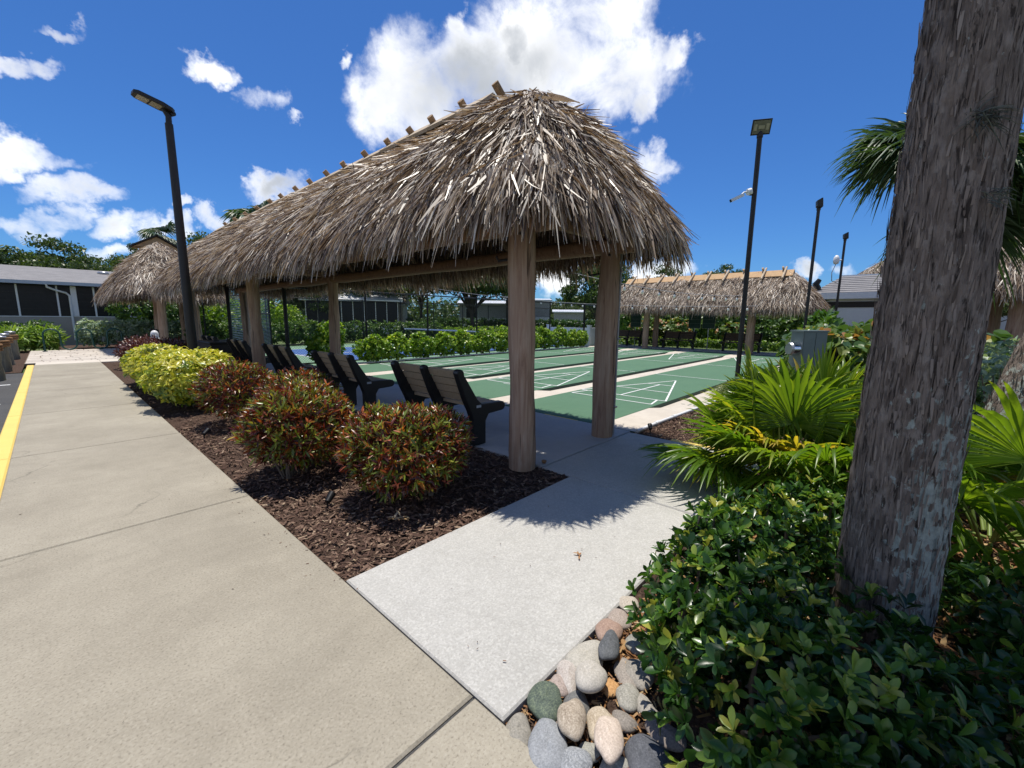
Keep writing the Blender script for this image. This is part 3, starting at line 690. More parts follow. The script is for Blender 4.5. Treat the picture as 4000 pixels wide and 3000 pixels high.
    for (px, py, pz) in posts:
        logpost(MB(), px-cx, py-b[1], -.01, pz, post_r*rnd.uniform(.95, 1.05), (rnd.uniform(-.02, .02), rnd.uniform(-.02, .02))).build('post', MATS['log'], t, True)
    if beam_z:
        for sx in sorted({round(p[0], 1) for p in posts}):
            yy = [p[1] for p in posts if round(p[0], 1) == sx]
            xx = np.mean([p[0] for p in posts if round(p[0], 1) == sx])
            MB().tube([(xx-cx, a-b[1], beam_z+.008*math.sin(a*2)) for a in np.linspace(min(yy)-.45, max(yy)+.5, 16)], [.095+.008*math.sin(3*a) for a in range(16)], 14, True, .5, .03).build('beam', MATS['log_brown'], t, True)
        for yy in sorted({round(p[1], 0) for p in posts}):
            rowp = [p for p in posts if round(p[1], 0) == yy]
            if len(rowp) > 1:
                ym = np.mean([p[1] for p in rowp]); xa, xb = min(p[0] for p in rowp), max(p[0] for p in rowp)
                MB().cyl((xa-cx-.3, ym-b[1]+.14, beam_z+.14), (xb-cx+.3, ym-b[1]+.14, beam_z+.14), .075, n=12).build('beam', MATS['log_brown'], t, True)
    if rafters:
        for yy in np.arange(ya+.1, yb, 1.25):
            for sg in (-1, 1):
                MB().cyl((sg*.08, yy-b[1]+.06*sg, zf(.05)-.22), (sg*w*.90, yy-b[1]+.06*sg, zf(.90)-.22), .055, .05, 10).build('rafter', MATS['log_brown'], t, True)
    for yy in pegs:
        q = yy-b[1]; j = rnd.uniform(-.03, .03)
        if peg_style == 0:
            MB().tube([(.24, q+j, zr-.08), (-.13, q-j, zr+.26)], [.048, .046], 12).build('ridge_peg', MATS['peg_wood'], t, True)
        else:
            MB().tube([(-.66, q+j, zf(.43)+.24), (.10, q, zr+.30)], [.045, .045], 8).build('ridge_peg', MATS['ridge_wood'], t, True)
            MB().tube([(.66, q+j+.1, zf(.43)+.24), (-.10, q+.1, zr+.30)], [.045, .045], 8).build('ridge_peg', MATS['ridge_wood'], t, True)
    if board:
        yy = ya+.55
        while yy < yb-.2:
            l = min(rnd.uniform(1.6, 2.4), yb-yy)
            for sg in (-1, 1):
                c = (sg*.10, yy+l/2-b[1], zr+.15+rnd.uniform(-.015, .015)); ax = [unit((sg*.75, 0, -.62)), (0, 1, 0), unit((sg*.62, 0, .75))]
                MB().obox(c, (.13, l/2, .02), ax, rnd.random()).build('ridge_board', MATS['ridge_wood'], t)
            yy += l+.03
    elif caps:
        for sg in (-1, 1):
            MB().obox((sg*.16, 0, zr+.02), (.22, (yb-ya)/2+.12, .02), [unit((sg*.75, 0, -.62)), (0, 1, 0), unit((sg*.62, 0, .75))]).build('ridge_cap', MATS['felt'], t)
    return t, b

big, bigb = hut('thatched_hut', 'long thatched hut on log posts sheltering the row of benches', -1.08, -1.07, 14.9, 1.45, 3.82, 2.42, 1.42,
    [(-1.91, -.33, 2.30), (-.33, -.31, 2.34), (-1.91, 7.3, 2.30), (-.33, 7.0, 2.34), (-1.91, 13.2, 2.3), (-.33, 13.7, 2.34)], .122, 20000, 1.0, 2.30,
    [.74, 1.36, 1.99, 2.46, 3.07, 3.75, 4.5, 5.15, 5.9, 6.6, 7.4, 8.1, 9.0, 9.9, 10.8, 11.7], pa=.42)
# a metal conduit clipped to one post
cd = MB().cyl((-.22-bigb[0], -.40-bigb[1], 0), (-.22-bigb[0], -.40-bigb[1], 2.3), .014, n=8)
cd.build('conduit', MATS['conduit'], big, True)
for z in (.35, 1.2, 2.0): MB().box((-.25-bigb[0], -.425-bigb[1], z), (-.19-bigb[0], -.385-bigb[1], z+.018)).build('conduit_clip', MATS['grey_metal'], big)
small, smb = hut('thatched_hut', 'smaller thatched hut with a tan gable beyond the lamp post', -1.55, 17.3, 24.5, 1.75, 4.35, 2.32, 2.6,
    [(-1.95, 17.9, 2.35), (-1.78, 20.2, 2.35), (-.75, 18.6, 2.35), (-.6, 22, 2.35)], .13, 5200, 1.15, None, (), 0, caps=False, board=False)
gb = obj('roof_gable', MB().box((-.5, .1, -.4), (.5, .7, -.12)).mesh('roof_gable'), MATS['felt'], small, loc=(.03, 20.2-smb[1], 4.30), label='tan peaked gable cap'); gb.scale = (.8, .8, .8)
MB().prism([(-.95, -.15), (.95, -.15), (0, .42)], (0, -.02, 0), (1, 0, 0), (0, 0, 1), (0, .9, 0)).build('gable_face', MATS['felt'], gb)
for sg in (-1, 1): MB().obox((sg*.50, .42, .19), (.62, .62, .035), [unit((sg*.95, 0, -.57)), (0, 1, 0), unit((sg*.57, 0, .95))]).build('gable_shingle', MATS['dark_band'], gb)
hut('thatched_hut', 'thatched hut with ridge poles at the far end of the courts', 17.0, -.5, 9.6, 1.55, 3.50, 2.12, 1.3,
    [(16.15, 6.85, 2.2), (17.75, 7.0, 2.2), (16.15, 1.95, 2.2), (17.75, 2.3, 2.2)], .15, 6500, 1.15, 2.15,
    list(np.arange(1.0, 8.6, .78)), 1, board=False)
hut('thatched_hut', 'thatched hut behind the white utility building', 15.2, -11.5, -3.2, 2.0, 5.0, 2.55, 1.9,
    [(14.1, -5.4, 2.6), (15.1, -6.3, 2.6), (16.5, -5.2, 2.6), (14.1, -9.5, 2.6)], .2, 4000, 1.3, None, (), 0, board=False)

hut('thatched_hut', 'thatched roof rising behind the utility building ridge', 33.0, -12.0, .6, 2.6, 5.65, 3.3, 2.6,
    [(31.4, -1.6, 3.4), (34.6, -1.6, 3.4), (31.4, -9.5, 3.4), (34.6, -9.5, 3.4)], .2, 2600, 1.7, None, (), 0, board=False)
# hooks and bolts on the two end posts
for (px_, py_) in ((-1.91, -.33), (-.33, -.31)):
    q_ = np.array((px_, py_, 0))-bigb
    MB().tube([q_+np.array((-.08, .09, 1.98)), q_+np.array((-.16, .17, 1.96)), q_+np.array((-.17, .19, 2.0))], .011, 8).build('hook', MATS['black_metal'], big, True)
    for z_ in (2.18, 2.32): MB().cyl(q_+np.array((-.10, -.05, z_)), q_+np.array((-.135, -.065, z_)), .014, n=8).build('bolt', MATS['bronze_metal'], big, True)
# ------------------------------------------------------------------ benches
def arc(cx, cz, r, a0, a1, n=6): return [(cx+r*math.cos(math.radians(a0+(a1-a0)*k/n)), cz+r*math.sin(math.radians(a0+(a1-a0)*k/n))) for k in range(n+1)]
def make_bench(label, slat, L=1.24, group=None, plaque=True):
    """local: x forward (sitting side), y along the bench, z up"""
    t = thing('bench', label, 'bench', group=group)
    prof = [(.06, 0), (.25, 0), (.25, .27), (.30, .345)] + arc(.52, .41, .055, -90, 90) + [(.19, .475), (.12, .54), (-.075, .83)] + arc(-.125, .845, .05, 0, 170) + [(-.06, .56), (.02, .40), (.055, .30)]
    # leg, seat arm and back in one moulded end
    for k, y in enumerate((0, L/2, L)):
        th = .085 if k != 1 else .07
        o = MB().prism(prof, (0, y-th/2, 0), (1, 0, 0), (0, 0, 1), (0, th, 0)).build('bench_support', MATS['black_plastic'], t)
        bm = o.modifiers.new('bevel', 'BEVEL'); bm.width = .012; bm.segments = 2; bm.limit_method = 'ANGLE'
    bx, bz = unit((-.42, .90)); 
    for k in range(4):                         # back slats, set into the supports
        z = .50+.095*k; x = .10-.165*(z-.50)/.30-.005
        for y0, y1 in ((.045, L/2-.036), (L/2+.036, L-.045)):
            MB().obox((x, (y0+y1)/2, z+.04), ((.019), (y1-y0)/2, .0445), [unit((.9, 0, .42)), (0, 1, 0), unit((-.42, 0, .9))]).build('slat', MATS[slat], t)
    for k in range(4):
        x = .17+.098*k
        for y0, y1 in ((.045, L/2-.036), (L/2+.036, L-.045)):
            MB().obox((x, (y0+y1)/2, .452-.004*k), (.044, (y1-y0)/2, .019), [(1, 0, .0), (0, 1, 0), (0, 0, 1)]).build('slat', MATS[slat], t)
    if plaque: MB().box((.10, -.046, .44), (.17, -.0432, .47)).build('plaque', MATS['plaque'], t)
    return t
proto = make_bench('black and tan slat bench at the open end of the long hut, nearest its end posts', 'bench_slat')
bench_y = [.52, 2.95, 5.35, 7.93, 10.4]
names = ['black and tan slat bench at the open end of the long hut', 'second slat bench from the open end of the long hut', 'slat bench just before the middle posts of the long hut',
         'slat bench just past the middle posts, next to the dark storage box', 'slat bench behind the dark storage box']
for k, yv in enumerate(bench_y):
    o = proto if k == 0 else copy_tree(proto)
    o.location = (-1.86, yv, 0); o['label'] = names[k]; o['group'] = 'benches along the long hut'
o = copy_tree(proto); o.location = (-1.95, 18.6, 0); o['label'] = 'dark bench under the smaller thatched hut'; o['group'] = 'bench under the smaller hut'
pd = make_bench('dark brown slat bench under the far hut, beside the scoreboards', 'bench_slat_dark', 1.55, 'benches under the far hut', False)
for k, (x, yv, lb) in enumerate(((17.45, 3.35, 'dark brown slat bench under the far hut, right of the paired scoreboards'), (17.45, 6.35, 'dark brown slat bench under the far hut, between posts and paired scoreboards'), (17.45, 9.25, 'dark brown slat bench under the far hut, by the low white wall'))):
    o = pd if k == 0 else copy_tree(pd)
    o.location = (x, yv, 0); o.rotation_euler = (0, 0, math.pi); o['label'] = lb

bx = thing('storage_box', 'dark open storage box standing behind the yellow shrub', 'box', (-1.9, 10.35, 0))
MB().box((-.35, -.70, .02), (.25, .70, .74), .5, .02).build('box_body', MATS['green_cabinet'] if 0 else MATS['bronze_metal'], bx)
MB().box((-.38, -.73, .742), (.28, .73, .775), .5, .01).build('box_lid', MATS['black_plastic'], bx)
hy = thing('standpipe', 'small white domed standpipe in front of the far bench', 'standpipe', (-2.55, 15.5, 0))
MB().lathe((0, 0, 0), [(.0, .0), (.10, 0), (.10, .62), (.13, .63), (.13, .67), (.10, .68), (.11, .76), (.105, .84), (.075, .90), (.03, .925), (.0, .93)], 20).build('standpipe_body', MATS['white_plastic'], hy, True)
for s in (-1, 1): MB().cyl((0, s*.09, .73), (0, s*.17, .73), .035).build('outlet', MATS['white_plastic'], hy, True)

# ------------------------------------------------------------------ lamps
def hexpath(z0, z1, n=6): return [(0, 0, z) for z in np.linspace(z0, z1, n)]
lp = thing('lamp_post', 'tall dark bronze lamp post with a flat twin-panel head behind the yellow shrub', 'lamp post', (-2.93, 7.95, -.02))
MB().tube(hexpath(0, 5.12), np.linspace(.092, .066, 6), 20).build('pole', MATS['bronze_metal'], lp, True)
MB().box((-.16, -.16, 0), (.16, .16, .03)).build('base_plate', MATS['bronze_metal'], lp)
MB().tube([(0, 0, 5.10), (.005, 0, 5.25), (-.04, 0.02, 5.36)], [.052, .05, .05], 14).build('neck', MATS['bronze_metal'], lp, True)
a = unit((-.955, -.10, .20)); s_ = unit(np.cross((0, 0, 1), a)); u_ = np.cross(a, s_)
hd = MB().prism([(-.10, -.05), (-.05, -.11), (.10, -.16), (.46, -.14), (.52, -.08), (.52, .08), (.46, .14), (.10, .16), (-.05, .11), (-.10, .05)], np.array((0, 0, 5.38))-u_*.03, a, s_, u_*.06).build('lamp_head', MATS['bronze_metal'], lp)
for q0, q1 in ((.10, .26), (.29, .46)):
    MB().obox(np.array((0, 0, 5.38))+a*(q0+q1)/2-u_*.033, ((q1-q0)/2, .105, .006), [a, s_, u_]).build('lens', MATS['lens'], hd)
MB().cyl((.02, 0, 5.30), (.10, .05, 5.36), .05).build('knuckle', MATS['bronze_metal'], lp, True)

def flood(label, x, y, h=5.64, head_az=0.0, tilt=.35, fw=.19, r=.052):
    t = thing('floodlight_pole', label, 'light pole', (x, y, -.05), 0, 'floodlight poles along the courts')
    MB().tube(hexpath(0, h), [r]*6, 16).build('pole', MATS['bronze_metal'], t, True)
    MB().cyl((0, 0, h-.02), (0, 0, h+.06), r*1.25).build('collar', MATS['bronze_metal'], t, True)
    f = np.array((math.cos(head_az)*math.cos(tilt), math.sin(head_az)*math.cos(tilt), -math.sin(tilt))); s = np.array((-math.sin(head_az), math.cos(head_az), 0)); u = np.cross(f, s)*-1
    u = np.cross(s, f)*-1 if np.cross(s, f)[2] < 0 else np.cross(s, f)
    c = np.array((0, 0, h+.20)) + f*.04
    hd = MB()
    A = [c+s*x_*fw*1.0+u*z_*.15-f*0.0 for x_, z_ in ((-1, -1), (1, -1), (1, 1), (-1, 1))]; B = [c+s*x_*fw*.62+u*z_*.10-f*.12 for x_, z_ in ((-1, -1), (1, -1), (1, 1), (-1, 1))]
    A2 = [p+f*.03 for p in A]
    hd.add(A2+A+B, [(0, 1, 2, 3)]+[(4+i, 4+(i+1) % 4, (i+1) % 4, i) for i in range(4)]+[(8+i, 8+(i+1) % 4, 4+(i+1) % 4, 4+i) for i in range(4)]+[(11, 10, 9, 8)])
    hh = hd.build('lamp_head', MATS['bronze_metal'], t)
    MB().obox(c+f*.034, (fw*.88, .125, .006), [s, u, f]).build('glass', MATS['lens_grey'], hh)
    for k in (-1, 1): MB().obox(c+f*.042+s*k*fw*.62, (.03, .06, .004), [s, u, f]).build('reflector', MATS['lens'], hh)
    MB().obox(c+f*.042, (.06, .035, .004), [s, u, f]).build('reflector', MATS['lens'], hh)
    MB().tube([(0, 0, h+.03), (0, 0, h+.12), c-f*.12-u*.05], [.045, .05, .05], 10).build('knuckle', MATS['bronze_metal'], t, True)
    return t
az_cam = math.atan2(CAM[1]-(-.18), CAM[0]-6.07)
flood('tall floodlight pole with a white camera, rising from the grass clump', 6.07, -.20, 5.50, az_cam+.25, .45)
flood('floodlight pole standing behind the sea grape, lamp head turned sideways', 13.9, -.35, 5.42, math.radians(-70), -.1)
flood('floodlight pole with a white antenna before the white utility building', 21.6, -.50, 5.42, math.radians(-70), -.1)
sc_ = thing('security_camera', 'white bullet security camera strapped to the floodlight pole', 'camera', (6.07, -.20, 4.30))
d0 = unit(np.r_[RT[:2]*-1, 0]); 
MB().obox(d0*.10, (.05, .05, .10), [d0, np.cross((0, 0, 1), d0), (0, 0, 1)]).build('mount_plate', MATS['black_metal'], sc_)
MB().cyl(d0*.12+np.array((0, 0, .02)), d0*.24+np.array((0, 0, -.01)), .11, .10, 16).build('junction_box', MATS['white_plastic'], sc_, True)
MB().tube([d0*.24, d0*.34+np.array((0, 0, -.01)), d0*.42+np.array((0, 0, -.09))], .028, 8).build('camera_arm', MATS['white_plastic'], sc_, True)
bd = unit(d0+np.array((0, 0, -.48))); nn = np.cross(np.cross(bd, (0, 0, 1)), bd)
cbd = MB().obox(d0*.36+np.array((0, 0, -.09))+bd*.22, (.22, .055, .055), [bd, np.cross(nn, bd), nn]).build('camera_body', MATS['white_plastic'], sc_)
MB().obox(d0*.36+np.array((0, 0, -.09))+bd*.445, (.012, .05, .05), [bd, np.cross(nn, bd), nn]).build('camera_lens', MATS['black_metal'], cbd)
for z in (.09, -.09): MB().cyl((0, 0, z-.012), (0, 0, z+.012), .06, n=14).build('strap', MATS['grey_metal'], sc_, True)
sc_.scale = (.68, .68, .68)
an = thing('antenna', 'white dish antenna with a hanging cable on the far floodlight pole', 'antenna', (21.6, -.50, 4.45))
o_ = d0*.30
MB().tube([(0, 0, 0), o_*.9], .03, 8).build('bracket', MATS['white_plastic'], an, True)
MB().lathe(o_+np.array((0, 0, -.12)), [(.0, -.10), (.10, -.06), (.13, .05), (.12, .22), (.06, .33), (0, .35)], 14).build('antenna_body', MATS['white_plastic'], an, True)
MB().tube([o_+np.array((0, 0, -.2)), o_*1.5+np.array((0, 0, -.6)), o_*1.35+np.array((0, 0, -1.0)), (0, 0, -1.15)], .018, 6).build('cable', MATS['grey_metal'], an, True)

# ------------------------------------------------------------------ bollards, bike rack
for k, (x, y) in enumerate(((-5.82, 18.9), (-5.86, 16.6), (-5.83, 14.45), (-5.86, 12.35), (-5.9, 10.4))):
    t = thing('bollard', 'rope wrapped timber piling, '+('nearest the bike rack', 'second from the bike rack', 'third from the bike rack', 'fourth from the bike rack', 'standing on the dark asphalt')[k], 'bollard', (x, y, -.1), rnd.random()*6, 'rope wrapped pilings')
    logpost(MB(), 0, 0, -.02, .93, .125, n=18).build('piling', MATS['piling'], t, True)
    MB().lathe((0, 0, .905), [(.128, 0), (.134, .012), (.12, .04), (0, .055)], 18).build('cap', MATS['grey_metal'], t, True)
    for z in (.70, .755, .81):
        MB().tube([(.150*math.cos(q), .150*math.sin(q), z+.006*math.sin(q*3)) for q in np.linspace(0, 2*math.pi, 20)], .029, 8, False).build('rope_coil', MATS['rope'], t, True)
rk = thing('bike_rack', 'dark green wave shaped bike rack on the cream pavers', 'bike rack', (-5.12, 21.5, 0))
pth = [(0, 0, -.02), (0, 0, .58)]
x = 0
for k in range(5):
    r_ = .225; up_ = k % 2 == 0
    for q in range(1, 11):
        an_ = math.pi*(1-q/10); pth.append((x+r_+r_*math.cos(an_), 0, (.62 if up_ else .26)+(1 if up_ else -1)*r_*math.sin(an_)))
    x += 2*r_
pth += [(x, 0, .5), (x, 0, -.02)]
MB().tube(pth, .03, 12).build('rack_tube', MATS['rack_green'], rk, True)
for q in (0, x): MB().cyl((q, 0, -.015), (q, 0, .012), .07).build('foot_flange', MATS['rack_green'], rk)

# ------------------------------------------------------------------ spot lights in the mulch, sprinkler
for (px, py, lb) in ((798, 1712, 'small black garden spotlight between the two red crotons'), (1280, 1985, 'small black garden spotlight in the mulch by the walkway edge'), (2540, 1690, 'small black garden spotlight by the white drain pipe')):
    p = gp(px, py, -.02); t = thing('spotlight', lb, 'spotlight', p)
    MB().cyl((0, 0, -.03), (0, 0, .05), .008, n=6).build('stake', MATS['black_metal'], t)
    MB().tube([(0, 0, .05), (.03, .02, .07), (.06, .04, .09)], [.022, .026, .03], 10).build('lamp_can', MATS['black_metal'], t, True)
p = gp(2125, 1815, -.02)
MB().lathe((0, 0, 0), [(.0, 0), (.018, 0), (.018, .03), (.025, .032), (.025, .045), (0, .05)], 14).build('sprinkler', MATS['rope'], None, True, loc=p, label='brown sprinkler head at the corner of the hut floor', cat='sprinkler')

# ------------------------------------------------------------------ fences
def mesh_panel(p0, p1, z0, z1, cell=.075, r=.0022):
    p0, p1 = np.array(p0, float), np.array(p1, float); L = np.linalg.norm(p1-p0); d = (p1-p0)/L; H = z1-z0; V = []; Q = []
    nrm = np.array([-d[1], d[0]])
    for sg in (1, -1):
        k = -H if sg > 0 else 0.0
        k = -H
        while k < L:
            a, b = max(k, 0), min(k+H, L)
            if b > a:
                za, zb = (z0+(a-k), z0+(b-k)) if sg > 0 else (z1-(a-k), z1-(b-k))
                A = np.r_[p0+d*a, za]; B = np.r_[p0+d*b, zb]
                w = np.r_[d*r*.7, -sg*r*.7]; o = np.r_[nrm*.004*sg, 0]
                i = len(V); V += [A-w+o, A+w+o, B+w+o, B-w+o]; Q.append((i, i+1, i+2, i+3))
            k += cell
    return np.array(V), np.array(Q)
def fence(label, p0, p1, H, posts, rp=.032, cell=.075, corner=(), midrail=False, r=.0022, group=None):
    p0, p1 = np.array(p0, float), np.array(p1, float); L = np.linalg.norm(p1-p0); d = (p1-p0)/L
    t = thing('chain_link_fence', label, 'fence', (*p0, 0), 0, group)
    for k, s in enumerate(posts):
        q = d*s; R_ = rp*1.6 if k in corner else rp
        MB().cyl((*q, -.1), (*q, H+.03), R_, n=10).build('post', MATS['black_metal'], t, True)
        MB().lathe((q[0], q[1], H+.03), [(R_*1.1, 0), (R_*1.1, .02), (0, .05)], 10).build('post_cap', MATS['black_metal'], t, True)
    for z in (H, .06)+((H*.55,) if midrail else ()): MB().cyl((0, 0, z), (*(d*L), z), .022, n=8).build('rail', MATS['black_metal'], t, True)
    V, Q = mesh_panel((0, 0), d*L, .06, H, cell, r)
    obj('wire_mesh', quadmesh('wire_mesh', V, Q, np.full(len(V), .5)), MATS['black_metal'], t, kind='stuff')
    return t
fence('black chain link fence behind the clusia hedge', (-.35, 9.95), (15.1, 9.95), 2.25, [0, 2.45, 4.9, 7.35, 9.8, 12.3, 15.4], corner=(0, 6))
fence('black chain link fence on the far side of the pickleball court', (-.35, 19.3), (24, 19.3), 2.35, list(np.arange(0, 24.4, 2.45)), .028, .11, r=.003)
fence('short black chain link fence joining the far court corner', (15.1, 9.98), (22.5, 12.2), 2.25, [2.6, 5.2, 7.7], .03, .11, r=.003)
# slatted screen at the corner of the pickleball court
sf = thing('slatted_screen', 'grey slatted screen with black posts seen behind the benches', 'screen', (-.35, 14.8, 0))
d = np.array([0.0, 1.0])
for s in (-.6, 1.3, 3.2, 5.1): MB().box((-.045, s-.045, -.05), (.045, s+.045, 2.62)).build('post', MATS['black_metal'], sf)
for k in range(40):
    MB().obox((0, 2.25, .10+.062*k), (.005, 2.85, .011), [unit((.9, 0, .4)), (0, 1, 0), unit((-.4, 0, .9))], rnd.random()).build('slat', MATS['conduit'], sf)
MB().cyl((0.05, 1.3, 1.55), (.05, 5.1, 1.55), .02).build('rail', MATS['black_metal'], sf)
sf.rotation_euler = (0, 0, math.radians(-30))
# pickleball net
nt_ = thing('pickleball_net', 'low net with white tape across the pickleball court', 'net', (8.1, 10.75, -.016))
for y in (0, 6.2): MB().cyl((0, y, 0), (0, y, .93), .045, n=10).build('net_post', MATS['black_metal'], nt_, True)
MB().box((-.012, .02, .84), (.012, 6.18, .90)).build('net_tape', MATS['white_trim'], nt_)
V, Q = mesh_panel((0, .03), (0, 6.17), .08, .85, .08, .0035); obj('net_mesh', quadmesh('net_mesh', V, Q, np.full(len(V), .5)), MATS['black_metal'], nt_, kind='stuff')
# low white wall behind the far corner
lw = thing('low_wall', 'low white rendered wall with capped posts at the court corner', 'wall', (15.6, 9.95, 0))
for k, (a, b) in enumerate((((0, 0), (3.0, .7)), ((0, 0), (-.2, 2.6)))):
    a, b = np.array(a), np.array(b); dd = unit(b-a); s = np.array([-dd[1], dd[0]])*.06
    MB().add([(*(a-s), -.1), (*(b-s), -.1), (*(b+s), -.1), (*(a+s), -.1), (*(a-s), .98), (*(b-s), .98), (*(b+s), .98), (*(a+s), .98)], [(3, 2, 1, 0), (4, 5, 6, 7), (0, 1, 5, 4), (1, 2, 6, 5), (2, 3, 7, 6), (3, 0, 4, 7)]).build('wall_panel', MATS['white_wall'], lw)
for (x, y) in ((0, 0), (3.05, .72), (-.22, 2.7)):
    MB().box((x-.09, y-.09, -.1), (x+.09, y+.09, 1.08)).build('wall_post', MATS['white_wall'], lw)
    MB().box((x-.11, y-.11, 1.081), (x+.11, y+.11, 1.13)).build('post_cap', MATS['white_trim'], lw)

# ------------------------------------------------------------------ scoreboards
for (y, x, lb) in ((8.15, 17.6, 'dark green scoreboard on one metal leg by the low white wall'), (4.95, 17.75, 'left board of the paired dark green scoreboards'), (4.25, 17.75, 'right board of the paired dark green scoreboards')):
    t = thing('scoreboard', lb, 'scoreboard', (x, y, 0), 0, 'scoreboards by the far benches')
    MB().cyl((0, 0, -.02), (0, 0, 1.2), .026, n=8).build('leg', MATS['grey_metal'], t, True)
    f = MB().box((-.02, -.31, 1.05), (.02, .31, 2.02)).build('frame', MATS['chalk'], t)
    MB().box((-.026, -.295, 1.065), (-.021, .295, 2.005)).build('board', MATS['scoreboard'], f)
    for q in (-.13, .14): MB().box((-.031, q-.09, 1.90), (-.027, q+.09, 1.96)).build('name_strip', MATS['chalk'], f)
    for z in (1.3, 1.5, 1.7): MB().box((-.030, -.28, z), (-.027, .28, z+.006)).build('ruled_line', MATS['green_cabinet'], f)

# ------------------------------------------------------------------ electrical cabinet
ec = thing('electrical_cabinet', 'grey green electrical cabinet with a silver meter among the palms', 'cabinet', (2.35, -2.0, 0))
qa = unit(np.r_[RT[:2], 0]); qf = np.array([-qa[1], qa[0], 0]); ax = [qa, qf, (0, 0, 1)]
bd_ = MB().obox((0, 0, .90), (.165, .13, .40), ax).build('cabinet_body', MATS['green_cabinet'], ec)
MB().obox((0, 0, 1.312), (.178, .142, .012), ax).build('cabinet_top', MATS['green_cabinet'], ec)
for k in (-1, 1): MB().obox(np.array((0, 0, .90))-qf*.136+qa*.08*k, (.076, .006, .385), ax).build('cabinet_door', MATS['green_cabinet'], bd_)
MB().obox((0, 0, .24), (.15, .11, .26), ax).build('plinth', MATS['green_cabinet'], ec)
MB().cyl(np.array((0, 0, 1.06))-qa*.16-qf*.02, np.array((0, 0, 1.06))-qa*.26-qf*.02, .10, .097, 20).build('meter', MATS['silver'], ec, True)
MB().cyl(np.array((0, 0, 1.06))-qa*.26-qf*.02, np.array((0, 0, 1.06))-qa*.285-qf*.02, .095, .08, 20).build('meter_glass', MATS['grey_metal'], ec, True)

# ------------------------------------------------------------------ buildings
def screened_house(label, P, rz, W, D_, H, roof_h, bays, wall='siding', roof='shingle_grey', sill=.75, trim='white_trim', over=.5, downs=None, soffit='gutter_blue', vents=()):
    """local: front face on y=0 looking to -y, x from 0 to W"""
    t = thing('screened_house', label, 'house', P, rz)
    MB().box((0, 0, -.2), (W, D_, sill), .5).build('lower_wall', MATS[wall], t)
    for k in range(int(sill/.14)): MB().box((-.01, -.014, .02+.14*k), (W+.01, -.002, .13+.14*k)).build('siding_board', MATS[wall], t)
    MB().box((.05, .12, sill), (W-.05, D_-.05, H)).build('inner_wall', MATS['screen_dark'], t)
    MB().box((0, -.03, sill+.001), (W, .05, sill+.04)).build('sill', MATS[trim], t)
    bw = W/bays
    for k in range(bays+1):
        x = k*bw; MB().box((x-.035, -.02, sill+.041), (x+.035, .04, H-.02)).build('mullion', MATS[trim], t)
        if k < bays:
            w = MB().box((x+.036, .045, sill+.042), (x+bw-.036, .058, H-.022)).build('screen', MATS['screen_dark'], t)
            for q in range(1, 4):
                zz = sill+(H-sill)*q/4; MB().box((x+.036, .030, zz-.006), (x+bw-.036, .044, zz+.006)).build('screen_bar', MATS['bronze_metal'], w)
    MB().box((-over, -over, H), (W+over, -over+.06, H+.16)).build('gutter', MATS[soffit], t)
    MB().box((-over+.01, -over+.062, H+.02), (W+over-.01, D_+over, H+.05)).build('soffit', MATS[trim], t)
    # roof with a shallow pitch and its ridge along x
    y0, y1 = -over+.03, D_+over; ym = (y0+y1)/2
    MB().add([(-over, y0, H+.15), (W+over, y0, H+.15), (W+over, ym, H+.15+roof_h), (-over, ym, H+.15+roof_h), (-over, y1, H+.15), (W+over, y1, H+.15)], [(0, 1, 2, 3), (3, 2, 5, 4), (0, 3, 4), (1, 5, 2), (0, 4, 5, 1)]).build('roof', MATS[roof], t)
    for vx in vents:
        MB().lathe((vx, ym-.9, H+.15+roof_h*.72), [(.0, 0), (.24, 0), (.26, .10), (.2, .15), (0, .17)], 16).build('roof_vent', MATS['grey_metal'], t, True)
    if downs:
        MB().tube([(downs-.75, -over+.05, H+.02), (downs-.74, -over+.1, H-.12), (downs-.45, -.28, H-.26), (downs-.12, -.08, H-.36), (downs, -.07, H-.5), (downs, -.07, .1)], .05, 8).build('downspout', MATS[trim], t, True)
        MB().box((downs+.05, -.06, sill+.045), (downs+.26, .0435, H-.02)).build('corner_post', MATS[trim], t)
    return t
screened_house('long screened house with grey shingle roof behind the silver hedge', (-16.4, 28.5, 0), 0, 15.9, 7.0, 2.86, .95, 12, sill=1.29, downs=12.35, vents=(9.4, 13.9))
hp = atd(1180, 1260, 46)
screened_house('white roofed screened house beyond the far fence', (hp[0]+.3, hp[1]-.3, 0), math.radians(-32), 8.6, 5, 3.0, 1.1, 8, 'white_wall', 'roof_metal', .6, soffit='white_trim')
def plain_house(name, label, P, rz, W, D_, H, rh, wall, roof, win=((.3, .5),), lower=None):
    t = thing(name, label, 'house', P, rz)
    MB().box((0, 0, -.2), (W, D_, H)).build('wall', MATS[wall], t)
    if lower: MB().box((-.03, -.03, -.2), (W+.03, D_+.03, H*.42)).build('skirting', MATS[lower], t)
    o = .35; ym = D_/2
    MB().add([(-o, -o, H), (W+o, -o, H), (W+o, ym, H+rh), (-o, ym, H+rh), (-o, D_+o, H), (W+o, D_+o, H)], [(0, 1, 2, 3), (3, 2, 5, 4), (0, 3, 4), (1, 5, 2), (0, 4, 5, 1)]).build('roof', MATS[roof], t)
    MB().box((-o, -o-.02, H-.14), (W+o, -o+.01, H+.02)).build('fascia', MATS['white_trim'], t)
    for (a, b) in win:
        w = MB().box((a*W, -.045, H*.40), (b*W, -.031, H*.80)).build('window', MATS['white_trim'], t)
        MB().box((a*W+.07, -.056, H*.40+.07), (b*W-.07, -.046, H*.80-.07)).build('pane', MATS['screen_dark'], w)
    return t
